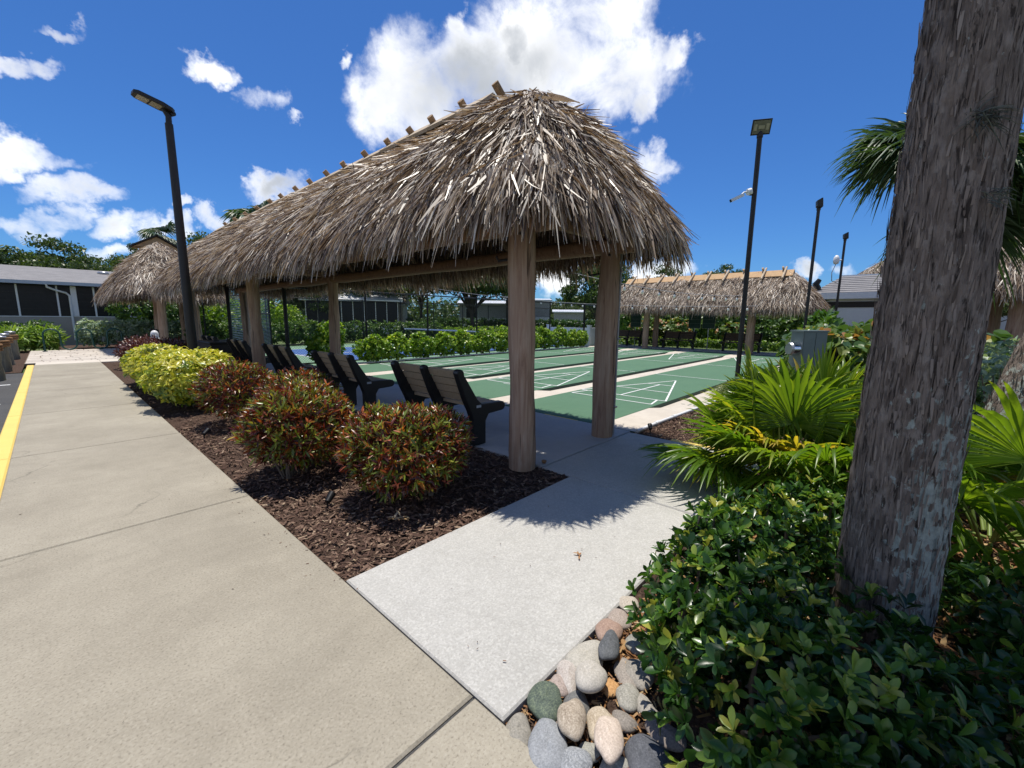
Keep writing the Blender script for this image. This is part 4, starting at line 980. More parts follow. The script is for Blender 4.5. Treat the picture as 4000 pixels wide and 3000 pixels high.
q = atd(1475, 1270, 50); plain_house('small_house', 'small cream cottage with tan roof beside the white roofed house', (q[0]-1.5, q[1]+1, 0), math.radians(-40), 4.6, 4.5, 2.9, 1.2, 'cream_wall', 'shingle_tan', ((.12, .3), (.55, .85)))
q = atd(1795, 1250, 62); plain_house('small_house', 'mauve grey cottage half hidden by the far trees', (q[0], q[1], 0), math.radians(-47), 9, 5, 3.6, .5, 'shed_grey', 'roof_metal', ((.1, .3),), 'white_wall')
q = atd(2010, 1250, 60); plain_house('small_house', 'grey and white house seen between the end posts', (q[0], q[1], 0), math.radians(-47), 4.9, 5, 4.1, .3, 'shed_grey', 'roof_metal', (), 'white_wall')
q = atd(2165, 1260, 72); plain_house('shed', 'long low grey shed beyond the lawn', (q[0], q[1], 0), math.radians(-52), 4.8, 4, 2.7, .4, 'shed_grey', 'roof_metal', ())
# white utility building on the right
ub = thing('utility_building', 'pale utility building with grey shingle roof behind the sea grape', 'building', (23.6, .55, 0), math.radians(-90))
MB().box((0, 0, -.2), (13, 6, 2.75)).build('wall', MATS['wall_bluegrey'], ub)
MB().box((.0, -.03, 2.22), (13, -.001, 2.52)).build('band', MATS['dark_band'], ub)
MB().box((-.3, -.33, 2.66), (13.3, -.25, 2.98)).build('fascia', MATS['white_trim'], ub)
MB().box((-.28, -.25, 2.752), (13.28, 6.2, 2.79)).build('soffit', MATS['white_trim'], ub)
nrow = 9
for k in range(nrow):
    a, b = k/nrow, (k+1)/nrow
    y0_, y1_ = -.32+3.2*a, -.32+3.2*b; z0_, z1_ = 2.97+1.1*a, 2.97+1.1*b
    ins0, ins1 = 1.0*a, 1.0*b
    MB().add([(-.3+ins0, y0_, z0_+.03), (13.3, y0_, z0_+.03), (13.3, y1_, z1_), (-.3+ins1, y1_, z1_), (-.3+ins0, y0_, z0_), (13.3, y0_, z0_)], [(0, 1, 2, 3), (4, 5, 1, 0)], rnd.random()).build('shingle_course', MATS['shingle_grey'], ub)
MB().box((.6, 2.86, 4.02), (13.2, 2.96, 4.14)).build('ridge_cap', MATS['white_trim'], ub)
vt = MB().tube([(-.1, .3, 2.85), (-.1, .3, 3.3), (-.2, .25, 3.5), (-.05, .3, 3.75)], [.15, .16, .17, .11], 12).build('vent_cowl', MATS['black_metal'], ub, True)

# ------------------------------------------------------------------ river stones
def stone(px, py, rx, ry, cols, label, lift=0.0, seed=0, rot=0.0, group=None, sp=40):
    k = .5425; c = gp(px, py, .02); dep = float((c-CAM)@FW); v = unit(c-CAM)
    a = .98*rx*k*dep/FPX; b = .98*ry*k*dep/FPX/ max(.55, -v[2])*.86; h = .47*min(a, b)
    hd = unit(np.r_[v[:2], 0]); sd = np.array([-hd[1], hd[0], 0])
    ca, sa = math.cos(rot), math.sin(rot); e1, e2 = sd*ca+hd*sa, -sd*sa+hd*ca
    rg = np.random.default_rng(seed); ph = rg.uniform(0, 6.28, 6); am = rg.uniform(.03, .10, 6)
    nu, nv = 28, 16; V = []
    for j in range(nv+1):
        th = math.pi*j/nv
        for i in range(nu):
            f = 2*math.pi*i/nu; u = np.array([math.sin(th)*math.cos(f), math.sin(th)*math.sin(f), math.cos(th)])
            r = 1+am[0]*math.sin(2*f+ph[0])+am[1]*math.sin(3*f+ph[1])*math.sin(th)+am[2]*math.cos(2*th+ph[2])+.5*am[3]*math.sin(5*f+ph[3])*math.sin(th)**2
            V.append(e1*u[0]*a*r+e2*u[1]*b*r+np.array([0, 0, 1])*u[2]*h*r)
    F = [(j*nu+i, (j+1)*nu+i, (j+1)*nu+(i+1) % nu, j*nu+(i+1) % nu) for j in range(nv) for i in range(nu)]
    m, nt, bs, o = nodes('stone'); c1, c2, c3 = cols
    n1 = texn(nt, 9, 6, .6, (1, 1, 1), 1.2); n2 = texn(nt, sp*4, 3, .6)
    cc = ramp(nt, n1, [(.32, c1), (.55, c2), (.75, c3)])
    wv_ = texn(nt, 16, 3, .5, (1, 1, 1), 3.5); cc = mixc(nt, ramp(nt, wv_, [(.47, (0, 0, 0)), (.5, (.4,)*3), (.53, (0, 0, 0))]), cc, tuple(min(1, x*1.5) for x in c3))
    cc = mixc(nt, ramp(nt, texn(nt, 5, 6, .7), [(.45, (0, 0, 0)), (.75, (.5,)*3)]), cc, tuple(x*.6 for x in c1))
    cc = mixc(nt, .30, cc, ramp(nt, n2, [(.35, tuple(x*.55 for x in c1)), (.5, c2), (.68, tuple(min(1, x*1.35) for x in c3))]))
    nt.links.new(cc, bs.inputs['Base Color']); bs.inputs['Roughness'].default_value = .72; bs.inputs['Specular IOR Level'].default_value = .3; bump(nt, bs, n2, .25, .003)
    ob = MB().add(V, F).build('river_stone', m, None, True, label=label, cat='stone', group=group or 'river stones by the path corner')
    ob.location = (c[0], c[1], h*.62-.035+lift)
    return ob
G = lambda v, w=1.0: (v, v*w, v*w*w)
for k, (px, py, rx, ry, cols, lb, li, ro) in enumerate([
    (2021, 2826, 112, 118, ((.20, .185, .15), (.28, .26, .22), (.34, .31, .26)), 'grey brown triangular river stone at the path corner', 0, .3),
    (2132, 2715, 138, 132, ((.035, .05, .045), (.09, .115, .09), (.22, .26, .15)), 'dark green river stone with yellow green veins', 0, .2),
    (2140, 2885, 142, 205, ((.20, .21, .22), (.26, .27, .28), (.32, .33, .34)), 'largest smooth blue grey river stone', 0, .1),
    (2235, 2812, 105, 145, ((.20, .155, .11), (.36, .30, .23), (.52, .46, .37)), 'oval tan stone with dense brown speckles', .05, 0),
    (2249, 2726, 108, 108, ((.10, .10, .10), (.15, .15, .145), (.2, .2, .19)), 'dark charcoal stone behind the speckled stone', 0, .4),
    (2221, 2606, 98, 122, ((.34, .28, .24), (.44, .40, .36), (.5, .47, .43)), 'cream stone with a rusty vein touching the path edge', 0, -.2),
    (2306, 2662, 122, 112, ((.36, .33, .28), (.43, .40, .35), (.48, .45, .4)), 'pale bean shaped stone lying over its neighbours', .06, .6),
    (2292, 2544, 125, 128, ((.33, .31, .26), (.41, .385, .33), (.46, .43, .37)), 'large pale sandy stone with fine dots at the path edge', 0, .4),
    (2380, 2528, 80, 112, ((.06, .065, .07), (.10, .105, .11), (.16, .165, .17)), 'dark slate stone half under the glossy leaves', .05, .2),
    (2378, 2446, 98, 80, ((.25, .165, .125), (.33, .225, .175), (.38, .28, .22)), 'reddish brown stone at the path edge', .01, .2),
    (2420, 2394, 85, 70, ((.27, .22, .18), (.34, .28, .24), (.4, .34, .29)), 'pinkish brown stone behind the reddish brown one', 0, 0),
    (2458, 2334, 70, 65, ((.36, .31, .25), (.44, .39, .32), (.5, .45, .38)), 'beige stone farthest along the path edge', 0, 0),
    (2352, 2800, 112, 130, ((.30, .235, .16), (.44, .37, .28), (.54, .48, .38)), 'tan granite stone in the shade of the leaves', 0, .1),
    (2378, 2900, 108, 160, ((.44, .35, .28), (.53, .44, .36), (.6, .52, .44)), 'oval pinkish cream stone with a fine crack', .06, .05),
    (2249, 2962, 112, 104, ((.14, .15, .16), (.27, .28, .29), (.45, .46, .46)), 'marbled grey and white stone beside the largest stone', .02, .5),
    (2531, 2928, 175, 130, ((.06, .065, .075), (.09, .095, .11), (.13, .135, .15)), 'large dark blue grey stone dappled by leaf shade', 0, -.5),
    (2388, 2650, 66, 66, ((.35, .17, .06), (.48, .27, .11), (.56, .35, .17)), 'small orange stone peeping out of the leaves', 0, 0),
    (2470, 2992, 150, 70, ((.12, .06, .05), (.17, .085, .07), (.22, .12, .1)), 'dark maroon stone in front of the blue grey stone', 0, -.2),
    (2352, 3002, 80, 60, ((.36, .38, .39), (.44, .46, .47), (.5, .52, .53)), 'small pale blue grey stone beside the maroon stone', 0, 0)]):
    stone(px, py, rx, ry, cols, lb, li, 100+k, ro)
for k, (px, py) in enumerate(((2440, 2780), (2450, 2600), (2180, 2650), (2300, 2900), (2200, 2770), (2455, 2690), (2400, 2960), (2290, 2600), (2520, 2720), (2500, 2600), (2600, 2830), (2660, 3000), (2500, 2480), (2900, 2600), (3010, 2680), (2330, 3080), (2560, 3080))):
    tn = rnd.uniform(.6, 1.25); tr = rnd.uniform(.9, 1.15)
    stone(px, py, rnd.uniform(70, 110), rnd.uniform(70, 115), tuple((c_*tn*tr, c_*tn*.92, c_*tn*.8) for c_ in (.2, .3, .4)), 'plain rounded stone lying under its neighbours or the glossy shrub', 0, 200+k, rnd.random()*3, 'stones under the glossy shrub')
# pebbles and grit between the stones
chips('grit', 'pale grit and dry leaf bits between the river stones', 1500, [((-4.0, -3.0, -2.5, -2.04), 1.0)], (.008, .03), 'dry_leaf', -.035)

# ------------------------------------------------------------------ shrubs beside the walkway
KW = dict(tilt=(12, 58), rvar=.30, top=.1, shell=(.80, 1.0))
shrub('croton_bush', 'round red and green croton bush at the corner of the mulch bed', 'shrub', [((-3.06, -.09, .39), (.50, .50, .35)), ((-2.92, -.22, .46), (.36, .33, .28)), ((-3.20, .06, .46), (.30, .32, .28))], 2200, 4, .070, .25, 'croton', 'long', 300, 'croton bushes', 14, rmean=.45, **KW)
shrub('croton_bush', 'round croton bush with bare woody stems showing, beside the walkway', 'shrub', [((-3.44, 1.08, .44), (.51, .52, .36)), ((-3.30, 1.22, .56), (.36, .34, .27)), ((-3.60, 1.0, .50), (.30, .32, .27))], 2200, 4, .070, .25, 'croton', 'long', 300, 'croton bushes', 18, rmean=.43, **KW)
shrub('croton_bush', 'croton bush tucked between two others, nearest the second bench', 'shrub', [((-2.98, 2.25, .44), (.48, .50, .38))], 1200, 4, .070, .25, 'croton', 'long', 200, 'croton bushes', 10, rmean=.42, **KW)
shrub('croton_bush', 'darker croton bush touching the yellow shrub', 'shrub', [((-3.27, 3.62, .46), (.50, .55, .38))], 1300, 4, .072, .26, 'croton', 'long', 200, 'croton bushes', 12, rmean=.32, **KW)
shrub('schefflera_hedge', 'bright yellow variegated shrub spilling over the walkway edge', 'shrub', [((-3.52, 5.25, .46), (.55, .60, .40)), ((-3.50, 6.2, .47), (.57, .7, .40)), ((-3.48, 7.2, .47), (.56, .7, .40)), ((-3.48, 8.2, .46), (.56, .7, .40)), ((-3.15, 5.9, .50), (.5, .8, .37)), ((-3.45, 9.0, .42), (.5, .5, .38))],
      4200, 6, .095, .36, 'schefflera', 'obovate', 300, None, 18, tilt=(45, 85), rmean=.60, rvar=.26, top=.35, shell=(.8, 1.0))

shrub('croton_bush', 'low dark maroon shrub before the far pavers', 'shrub', [((-3.15, 11.0, .36), (.5, .8, .36)), ((-3.2, 12.6, .40), (.6, .9, .38)), ((-3.0, 14.0, .42), (.65, .8, .4)), ((-2.5, 13, .40), (.5, 1.2, .35))], 1900, 4, .11, .3, 'croton_dark', 'long', 0, None, 8, tilt=(15, 65), rmean=.35, rvar=.2)

# ------------------------------------------------------------------ glossy shrub by the palm
shrub('glossy_shrub', 'glossy dark green clusia-like shrub growing over the river stones', 'shrub',
      [((-3.36, -2.74, .19), (.42, .40, .25)), ((-2.98, -2.50, .21), (.48, .38, .25)), ((-2.36, -2.52, .22), (.50, .38, .25)), ((-3.05, -3.02, .16), (.48, .38, .22)), ((-1.85, -2.70, .22), (.42, .36, .25)), ((-3.50, -3.22, .10), (.45, .40, .20)), ((-2.72, -2.36, .36), (.20, .18, .16)), ((-3.40, -2.46, .24), (.20, .17, .17))],
      1750, 7, .058, .45, 'ficus', 'obovate', 300, None, 40, tilt=(18, 72), rmean=.42, rvar=.30, top=.35, fold=.32, droop=.14, shell=(.62, 1.08))
shrub('glossy_shrub', 'dark shaded low shrub at the foot of the big palm', 'shrub', [((-2.75, -3.65, .16), (.65, .35, .26)), ((-2.1, -3.45, .12), (.35, .25, .2))], 420, 5, .065, .45, 'ficus', 'obovate', 60, None, 12, tilt=(25, 70), rmean=.35, fold=.3)

# ------------------------------------------------------------------ palms
def frond(base, p, plen, blen, nseg=38, spread=115, droop=.35, wid=1.0, rmean=.5, pet_r=.009, curve=.25, up=(0, 0, 1)):
    """petiole and fan of pleated segments; returns list of (V,Q,R) and petiole path"""
    base = np.array(base, float); p = unit(p); g = np.array([0, 0, -1.])
    h = base+p*plen+g*plen*curve*.5; p2 = unit(p+g*curve)
    s = unit(np.cross(p2, up)+1e-4); nn = np.cross(s, p2)
    A = np.radians(np.linspace(-spread, spread, nseg)+RNG.normal(0, 1.6, nseg))
    D = p2[None]*np.cos(A)[:, None]+s[None]*np.sin(A)[:, None]+nn[None]*(.16*np.cos(A*1.0)-.05)[:, None]
    L = blen*(.78+.22*np.cos(A*.8))*RNG.uniform(.88, 1.08, nseg); da = np.radians(2*spread/nseg)
    T = np.array([0, .25, .48, .70, .87, 1.0]); wv = np.array([.06, .5, 1.0, .72, .4, .03]); Wm = 2*.48*np.tan(da/2)*1.12*wid
    D = unit(D); S = unit(np.cross(D, nn)); Z = np.cross(S, D)
    V = np.zeros((nseg, len(T), 3, 3)); fd = np.where(np.arange(nseg) % 2, 1, 1)[:, None]
    dr = droop*RNG.uniform(.6, 1.5, nseg)
    for k, t in enumerate(T):
        c = h+D*(L*t)[:, None]+g*(dr*L*max(0, t-.3)**2*1.6)[:, None]
        w = S*(L*Wm*wv[k]*.5)[:, None]; f = Z*(L*Wm*wv[k]*.32)[:, None]
        V[:, k, 0] = c-w+f; V[:, k, 1] = c-f*.4; V[:, k, 2] = c+w+f
    K = len(T); b = (np.arange(nseg)*K*3)[:, None, None]
    q = np.array([(k*3+j, k*3+j+1, k*3+j+4, k*3+j+3) for k in range(K-1) for j in (0, 1)])
    R = np.clip(rmean+RNG.normal(0, .07, nseg), 0, 1)[:, None, None]+np.array([-.05, 0, 0, .03, .12, .3])[None, :, None]*np.ones((1, 1, 3))*RNG.uniform(.2, 1.3, nseg)[:, None, None]
    path = [base+(h-base)*t+g*(plen*curve*.5*(t*t-t)) for t in (0, .33, .66, 1)]
    return V.reshape(-1, 3), (b+q[None]).reshape(-1, 4), np.clip(R, 0, 1).reshape(-1), path
def add_frond(t, org, args, mat, pr=.009, pmat='petiole'):
    V, Q, R, path = frond(**args); org = np.array(org, float)
    f = obj('frond', quadmesh('frond', V-org, Q, R), MATS[mat], t)
    MB().tube([np.array(q)-org for q in path], [pr*1.4, pr, pr*.8, pr*.7], 6).build('petiole', MATS[pmat], f, True)
    return f
def fan_clump(label, org, n, plen, blen, seed, el=(18, 80), cen=.25, extra=(), rm=.52):
    t = thing('fan_palm', label, 'palm', org); rg = random.Random(seed)
    for k in range(n):
        az = 2.399*k+rg.uniform(-.3, .3); e = math.radians(rg.uniform(*el)); r = rg.uniform(0, cen)
        b = np.array(org)+np.array([math.cos(az)*r, math.sin(az)*r, 0])
        p = np.array([math.cos(az)*math.cos(e), math.sin(az)*math.cos(e), math.sin(e)])
        add_frond(t, org, dict(base=b, p=p, plen=plen*rg.uniform(.7, 1.2), blen=blen*rg.uniform(.85, 1.15), rmean=rg.gauss(rm, .14), droop=rg.uniform(.2, .55), curve=rg.uniform(.12, .4)), 'fan_palm')
    for (dx, dy, dz, pl, bl, rmn) in extra:
        add_frond(t, org, dict(base=np.array(org), p=(dx, dy, dz), plen=pl, blen=bl, rmean=rmn, droop=.35, curve=.3), 'fan_palm')
    return t
fan_clump('bright green fan palm clump beside the pale path', (-.62, -2.36, 0), 42, .70, .64, 3, (24, 87), .3,
          ((-.75, .75, .62, .55, .62, .75), (-.5, .85, .5, .6, .62, .8), (-.8, .4, .85, .65, .6, .7), (-.3, .5, .95, .7, .62, .6), (-.6, .2, .75, .6, .6, .9), (-.55, -.1, .7, .55, .6, .92)))
fan_clump('fan palm with long glossy fronds spreading behind the big palm trunk', (-.75, -3.55, 0), 24, .70, .66, 9, (12, 75), .25, ((-.35, -.9, .35, .7, .7, .6), (.1, -1, .45, .7, .7, .75), (-.6, -.6, .6, .6, .65, .5)))

def barkmat():
    m, nt, b, o = nodes('palm_bark')
    n1 = texn(nt, 10, 6, .65, (3.2, 3.2, .8), .4); n2 = texn(nt, 11, 4, .55, (1.6, 1.6, 1.0), .25); n3 = texn(nt, 30, 5, .7, (1.5, 1.5, .20), .5)
    c = ramp(nt, n1, [(.3, (.11, .084, .067)), (.52, (.215, .170, .136)), (.75, (.31, .25, .205))])
    c = mixc(nt, ramp(nt, n2, [(.52, (0, 0, 0)), (.62, (.60,)*3)]), c, (.33, .28, .235))
    c = mixc(nt, ramp(nt, n3, [(.38, (.9,)*3), (.47, (0, 0, 0))]), c, (.035, .027, .022))
    # lichen patches, mostly low on one flank
    ge = nt.nodes.new('ShaderNodeTexCoord'); sep = nt.nodes.new('ShaderNodeSeparateXYZ'); nt.links.new(ge.outputs['Object'], sep.inputs[0])
    def mr(v, a, b_):
        n = nt.nodes.new('ShaderNodeMapRange'); n.inputs['From Min'].default_value = a; n.inputs['From Max'].default_value = b_; nt.links.new(v, n.inputs['Value']); return n.outputs[0]
    side = mr(sep.outputs['Y'], .10, -.12); low = mr(sep.outputs['Z'], 1.5, .7)
    mu = nt.nodes.new('ShaderNodeMath'); mu.operation = 'MULTIPLY'; nt.links.new(side, mu.inputs[0]); nt.links.new(low, mu.inputs[1])
    ad = nt.nodes.new('ShaderNodeMath'); ad.operation = 'MULTIPLY_ADD'; nt.links.new(mu.outputs[0], ad.inputs[0]); ad.inputs[1].default_value = .26; nt.links.new(texn(nt, 24, 6, .62, (1, 1, .7), .4), ad.inputs[2])
    lc = ramp(nt, texn(nt, 60, 3), [(.3, (.30, .33, .29)), (.7, (.47, .51, .44))])
    c = mixc(nt, ramp(nt, ad.outputs[0], [(.66, (0, 0, 0)), (.70, (.8,)*3)]), c, lc)
    nt.links.new(c, b.inputs['Base Color']); b.inputs['Roughness'].default_value = .92; b.inputs['Specular IOR Level'].default_value = .15
    hh = mixc(nt, .5, n1, n3); bump(nt, b, hh, .9, .02); MATS['palm_bark'] = m
barkmat()
leafmat('bark_fibre', [(0, (.09, .068, .054)), (.4, (.19, .148, .118)), (.75, (.28, .225, .182)), (1, (.36, .295, .24))], .0, .95, .1)
def palm_trunk(t, path, rads, org, n=120, rows=170):
    path = np.array(path, float); s = np.linspace(0, 1, len(path)); tt = np.linspace(0, 1, rows)
    P = np.stack([np.interp(tt, s, path[:, k]) for k in range(3)], 1); r = np.interp(tt, s, rads)
    ph = RNG.uniform(0, 6.28, 24); f = 2*np.pi*np.arange(n)/n; F_, Z_ = np.meshgrid(f, P[:, 2])
    w = .5*np.sin(Z_*3.1+ph[0])+.4*np.sin(Z_*7.7+2*F_+ph[1])
    q = 1+.012*np.sin(13*F_+ph[2]+w)+.014*np.abs(np.sin(11*F_+ph[3]+1.7*w))+.010*np.sin(29*F_+ph[4]+2.5*w)+.008*np.sin(47*F_+ph[5]+3*w)
    q += .016*np.sin(F_+ph[6]+Z_*.9)+.012*np.sin(2*F_+ph[7]-Z_*1.7)
    saw = (Z_*8.5+.35*np.sin(2*F_+ph[8])+.25*np.sin(5*F_+ph[9])) % 1.0                # old leaf scars, each a small step
    q += .020*(1-saw)*(0.5+.5*np.sin(7*F_+ph[10]+np.floor(Z_*8.5)*2.4))
    q += (RNG.random(q.shape)-.5)*.016
    R_ = r[:, None]*q
    V = np.stack([P[:, 0][:, None]+R_*np.cos(F_)-org[0], P[:, 1][:, None]+R_*np.sin(F_)-org[1], Z_-org[2]], -1).reshape(-1, 3)
    k, i = np.meshgrid(np.arange(rows-1), np.arange(n), indexing='ij')
    Q = np.stack([k*n+i, k*n+(i+1) % n, (k+1)*n+(i+1) % n, (k+1)*n+i], -1).reshape(-1, 4)
    tr = obj('trunk', quadmesh('trunk', V, Q, np.full(len(V), .5), True), MATS['palm_bark'], t)
    m = 5200; u = RNG.random(m); a = RNG.uniform(0, 6.28, m); C_ = np.stack([np.interp(u, s, path[:, k]) for k in range(3)], 1)-np.array(org); rr = np.interp(u, s, rads)*1.025
    N_ = np.c_[np.cos(a), np.sin(a), np.zeros(m)]
    D = np.c_[RNG.normal(0, .05, (m, 2)), np.ones(m)]*RNG.choice([-1, 1], m)[:, None]+N_*RNG.uniform(0, .10, m)[:, None]
    v, q_, r_ = flatblades(C_+N_*rr[:, None], D, N_+RNG.normal(0, .35, (m, 3)), RNG.uniform(.02, .10, m), RNG.uniform(.002, .011, m), RNG.beta(2, 2, m), 3, 0, .35)
    obj('bark_fibre', quadmesh('bark_fibre', v, q_, r_), MATS['bark_fibre'], tr, kind='stuff')
    return tr
def sabal(label, org, top, r0, r1, nf, plen, blen, seed, mat='sabal', rm=.5):
    t = thing('cabbage_palm', label, 'palm', org); rg = random.Random(seed)
    o = np.array(org, float); tp = np.array(top, float)
    palm_trunk(t, [o+np.array([0, 0, -.08]), o*.78+tp*.22+np.array([0, 0, .03*(tp[2])]), o*.58+tp*.42+np.array([0, 0, .08*tp[2]]), tp], [r0*1.06, r0*1.0, (r0+r1)/2, r1], o)
    for k in range(nf):
        az = 2.399*k+rg.uniform(-.2, .2); e = math.radians(-35+110*((k*.618) % 1))
        p = (math.cos(az)*math.cos(e), math.sin(az)*math.cos(e), math.sin(e))
        add_frond(t, o, dict(base=tp+np.array([0, 0, -.1]), p=p, plen=plen*rg.uniform(.8, 1.15), blen=blen*rg.uniform(.85, 1.15), nseg=34, spread=105, droop=rg.uniform(.35, .8), rmean=rg.gauss(rm, .12), curve=rg.uniform(.1, .35)), mat, .016)
    return t
big_palm = sabal('big grey palm trunk with lichen rising beside the glossy shrub', (-2.40, -3.015, 0), (-2.43, -3.03, 5.4), .168, .132, 58, .95, .92, 4)
# ball moss on the trunk
for (px, py, r_, n_) in ((3830, 455, .10, 160), (3900, 760, .05, 60)):
    c = atd(px, py, 2.36); m = n_; d_ = unit(RNG.normal(size=(m, 3))-.5*np.array([FW[0], FW[1], .0])+[0, 0, -.25])
    V, Q, R = flatblades(np.tile(c, (m, 1))-c+RNG.normal(0, .015, (m, 3)), d_, RNG.normal(size=(m, 3)), RNG.uniform(.4, 1.1, m)*r_, np.full(m, .0035), RNG.random(m), 4, .4, .3)
    o = obj('ball_moss', quadmesh('ball_moss', V, Q, R), MATS['moss'], None, label='tuft of grey ball moss on the big palm trunk' if r_ > .06 else 'small tuft of grey moss on the trunk edge', cat='moss'); o.location = tuple(c)
c0 = atd(3690, 640, 7.6)
sabal('green cabbage palm whose crown spreads behind the big trunk', (c0[0]+.1, c0[1]-.05, 0), (c0[0], c0[1], c0[2]-.1), .16, .12, 34, .62, .82, 8, 'sabal', .42)
sabal('leaning grey palm trunk behind the fan palm and silver hedge', (-.10, -3.50, 0), (1.35, -5.0, 5.6), .17, .13, 24, 1.0, .9, 12)

# grasses
def tuft(name, label, org, n, L, rad, mat='grass_clump', W=.006, cat='grass', rm=.5, group=None):
    az = RNG.uniform(0, 6.28, n); e = RNG.uniform(.25, 1.5, n); r = rad*np.sqrt(RNG.random(n))
    P = np.c_[np.cos(az)*r, np.sin(az)*r, np.full(n, -.03)]; az2 = az+RNG.normal(0, .5, n)
    D = np.c_[np.cos(az2)*np.cos(e), np.sin(az2)*np.cos(e), np.sin(e)]
    V, Q, R = flatblades(P, D, RNG.normal(size=(n, 3)), RNG.uniform(.5, 1.1, n)*L, np.full(n, W)*RNG.uniform(.6, 1.4, n), np.clip(rm+RNG.normal(0, .2, n), 0, 1), 5, .75, .15)
    o = obj(name, quadmesh(name, V, Q, R), MATS[mat], None, label=label, cat=cat, group=group); o.location = tuple(org); return o
tuft('grass_clump', 'loose clump of fine ornamental grass at the foot of the camera pole', (4.6, -.72, 0), 1500, .62, .35, W=.009)
tuft('grass_clump', 'fine grass spilling over the white pipe near the pole', (3.6, -.80, 0), 700, .42, .25, W=.007)
for k in range(14):
    q = (rnd.uniform(-2.0, -.7), rnd.uniform(-4.6, -3.5), -.03)
    tuft('grass_tuft', 'small tuft of green and straw grass in the litter behind the palm', q, 60, .22, .05, W=.005, rm=rnd.uniform(.3, .9), group='grass tufts in the litter')

# ------------------------------------------------------------------ garden beyond
shrub('sea_grape', 'large sea grape with round green and orange leaves behind the cabinet', 'shrub', [((5.4, -2.1, .75), (1.2, .9, .62)), ((6.9, -1.7, .78), (1.3, .8, .62)), ((4.9, -3.4, .8), (1.1, 1.0, .62)), ((7.5, -2.8, .85), (1.5, 1, .65)), ((8.6, -1.6, .75), (1.0, .8, .6))], 1500, 4, .17, .95, 'sea_grape', 'round', 300, None, 24, tilt=(30, 80), rmean=.42, rvar=.25, droop=.1, fold=.12)
shrub('sea_grape', 'sea grape with orange leaves behind the far hut', 'shrub', [((19.6, 8.3, .9), (.8, 1.2, .75)), ((19.7, 6.6, .85), (.8, 1.1, .7)), ((19.8, 3.6, .75), (.7, .9, .6))], 900, 4, .2, .95, 'sea_grape', 'round', 0, None, 10, tilt=(30, 80), rmean=.5, rvar=.28)
shrub('ground_cover', 'low lime green ground cover behind the far benches', 'ground cover', [((18.75, y_, .22), (.5, .65, .28)) for y_ in np.arange(.2, 9.6, .85)], 1500, 5, .11, .5, 'lime_cover', 'leaf', 0, None, 0, tilt=(30, 80), rmean=.55)
shrub('philodendron', 'split leaf philodendron between the cabinet and the court border', 'shrub', [((3.3, -1.35, .30), (.55, .5, .35)), ((2.5, -1.35, .2), (.4, .35, .25))], 150, 5, .26, .22, 'philodendron', 'long', 100, None, 8, tilt=(45, 85), rmean=.45)
shrub('philodendron', 'bright feathery philodendron left of the big palm trunk', 'shrub', [((3.6, -3.2, .75), (.6, .5, .45)), ((3.0, -3.4, .5), (.5, .4, .4))], 190, 6, .26, .2, 'lime_cover', 'long', 100, None, 8, tilt=(40, 85), rmean=.35)
shrub('banana_plant', 'broad leaved plant standing at the end of the far hut', 'plant', [((14.9, -.75, 1.0), (.8, .6, .8)), ((13.2, -1.2, .8), (.7, .5, .7))], 90, 5, .42, .4, 'philodendron', 'leaf', 0, None, 6, tilt=(20, 75), rmean=.5)
shrub('silver_hedge', 'silvery green buttonwood hedge behind the leaning palm', 'hedge', [((2.1, -3.85, .68), (.7, .45, .55)), ((3.0, -4.1, .72), (.8, .55, .55)), ((4.0, -4.4, .75), (.9, .6, .58)), ((2.0, -4.6, .7), (.8, .6, .55)), ((5.2, -4.9, .8), (1, .8, .6))], 1300, 5, .085, .55, 'silver_leaf', 'leaf', 200, None, 14, tilt=(25, 75), rmean=.45)
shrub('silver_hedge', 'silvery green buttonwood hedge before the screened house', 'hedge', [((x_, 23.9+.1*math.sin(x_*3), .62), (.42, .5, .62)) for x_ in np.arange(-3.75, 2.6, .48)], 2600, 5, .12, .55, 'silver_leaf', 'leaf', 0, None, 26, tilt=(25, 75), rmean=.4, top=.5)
ob = shrub('ginger_plant', 'yellow green ginger plants beyond the rope bollards', 'plant', [((-5.0-.45*k, 22.9+.3*math.sin(k*2), .48), (.45, .5, .42)) for k in range(7)], 520, 5, .36, .2, 'lime_cover', 'long', 0, None, 14, tilt=(30, 85), rmean=.6, rvar=.25)
shrub('dark_shrub', 'dark green clipped shrub under the screened house windows', 'shrub', [((-5.2, 27.0, .62), (.6, .5, .55)), ((-6.1, 27.1, .6), (.6, .5, .5))], 420, 5, .12, .5, 'hedge_dark', 'leaf', 0, None, 5, rmean=.3)
shrub('leafy_shrub', 'tall leafy shrub between the smaller hut and the screened house', 'shrub', [((-1.9, 26.4, 1.7), (1.0, .8, .85)), ((-.6, 26.6, 1.5), (1.0, .8, .95)), ((.8, 26.2, 1.3), (.9, .8, .9))], 900, 5, .17, .5, 'hedge_dark', 'leaf', 0, None, 12, rmean=.45)
shrub('leafy_shrub', 'sunlit green shrub behind the slatted screen', 'shrub', [((1.4, 22.6, 1.2), (.9, .8, 1.1)), ((2.8, 22.4, 1.3), (1.0, .8, 1.1)), ((4.2, 22.6, 1.1), (1, .8, 1.0)), ((.2, 22.4, 1.0), (.8, .6, .9))], 1400, 5, .15, .5, 'clusia', 'leaf', 0, None, 14, rmean=.45)
lbl = ['tallest clusia shrub at the post end of the fence hedge', 'clusia shrub in the bright green row along the court fence']
shrub('clusia_shrub', lbl[0], 'shrub', [((.55, 9.55, .55), (.55, .38, .52)), ((.75, 9.6, .95), (.4, .3, .38))], 560, 6, .105, .58, 'clusia', 'obovate', 0, None, 8, tilt=(25, 70), rmean=.45, up=.6)
ORD = 'first second third fourth fifth sixth seventh eighth ninth tenth eleventh twelfth thirteenth fourteenth'.split()
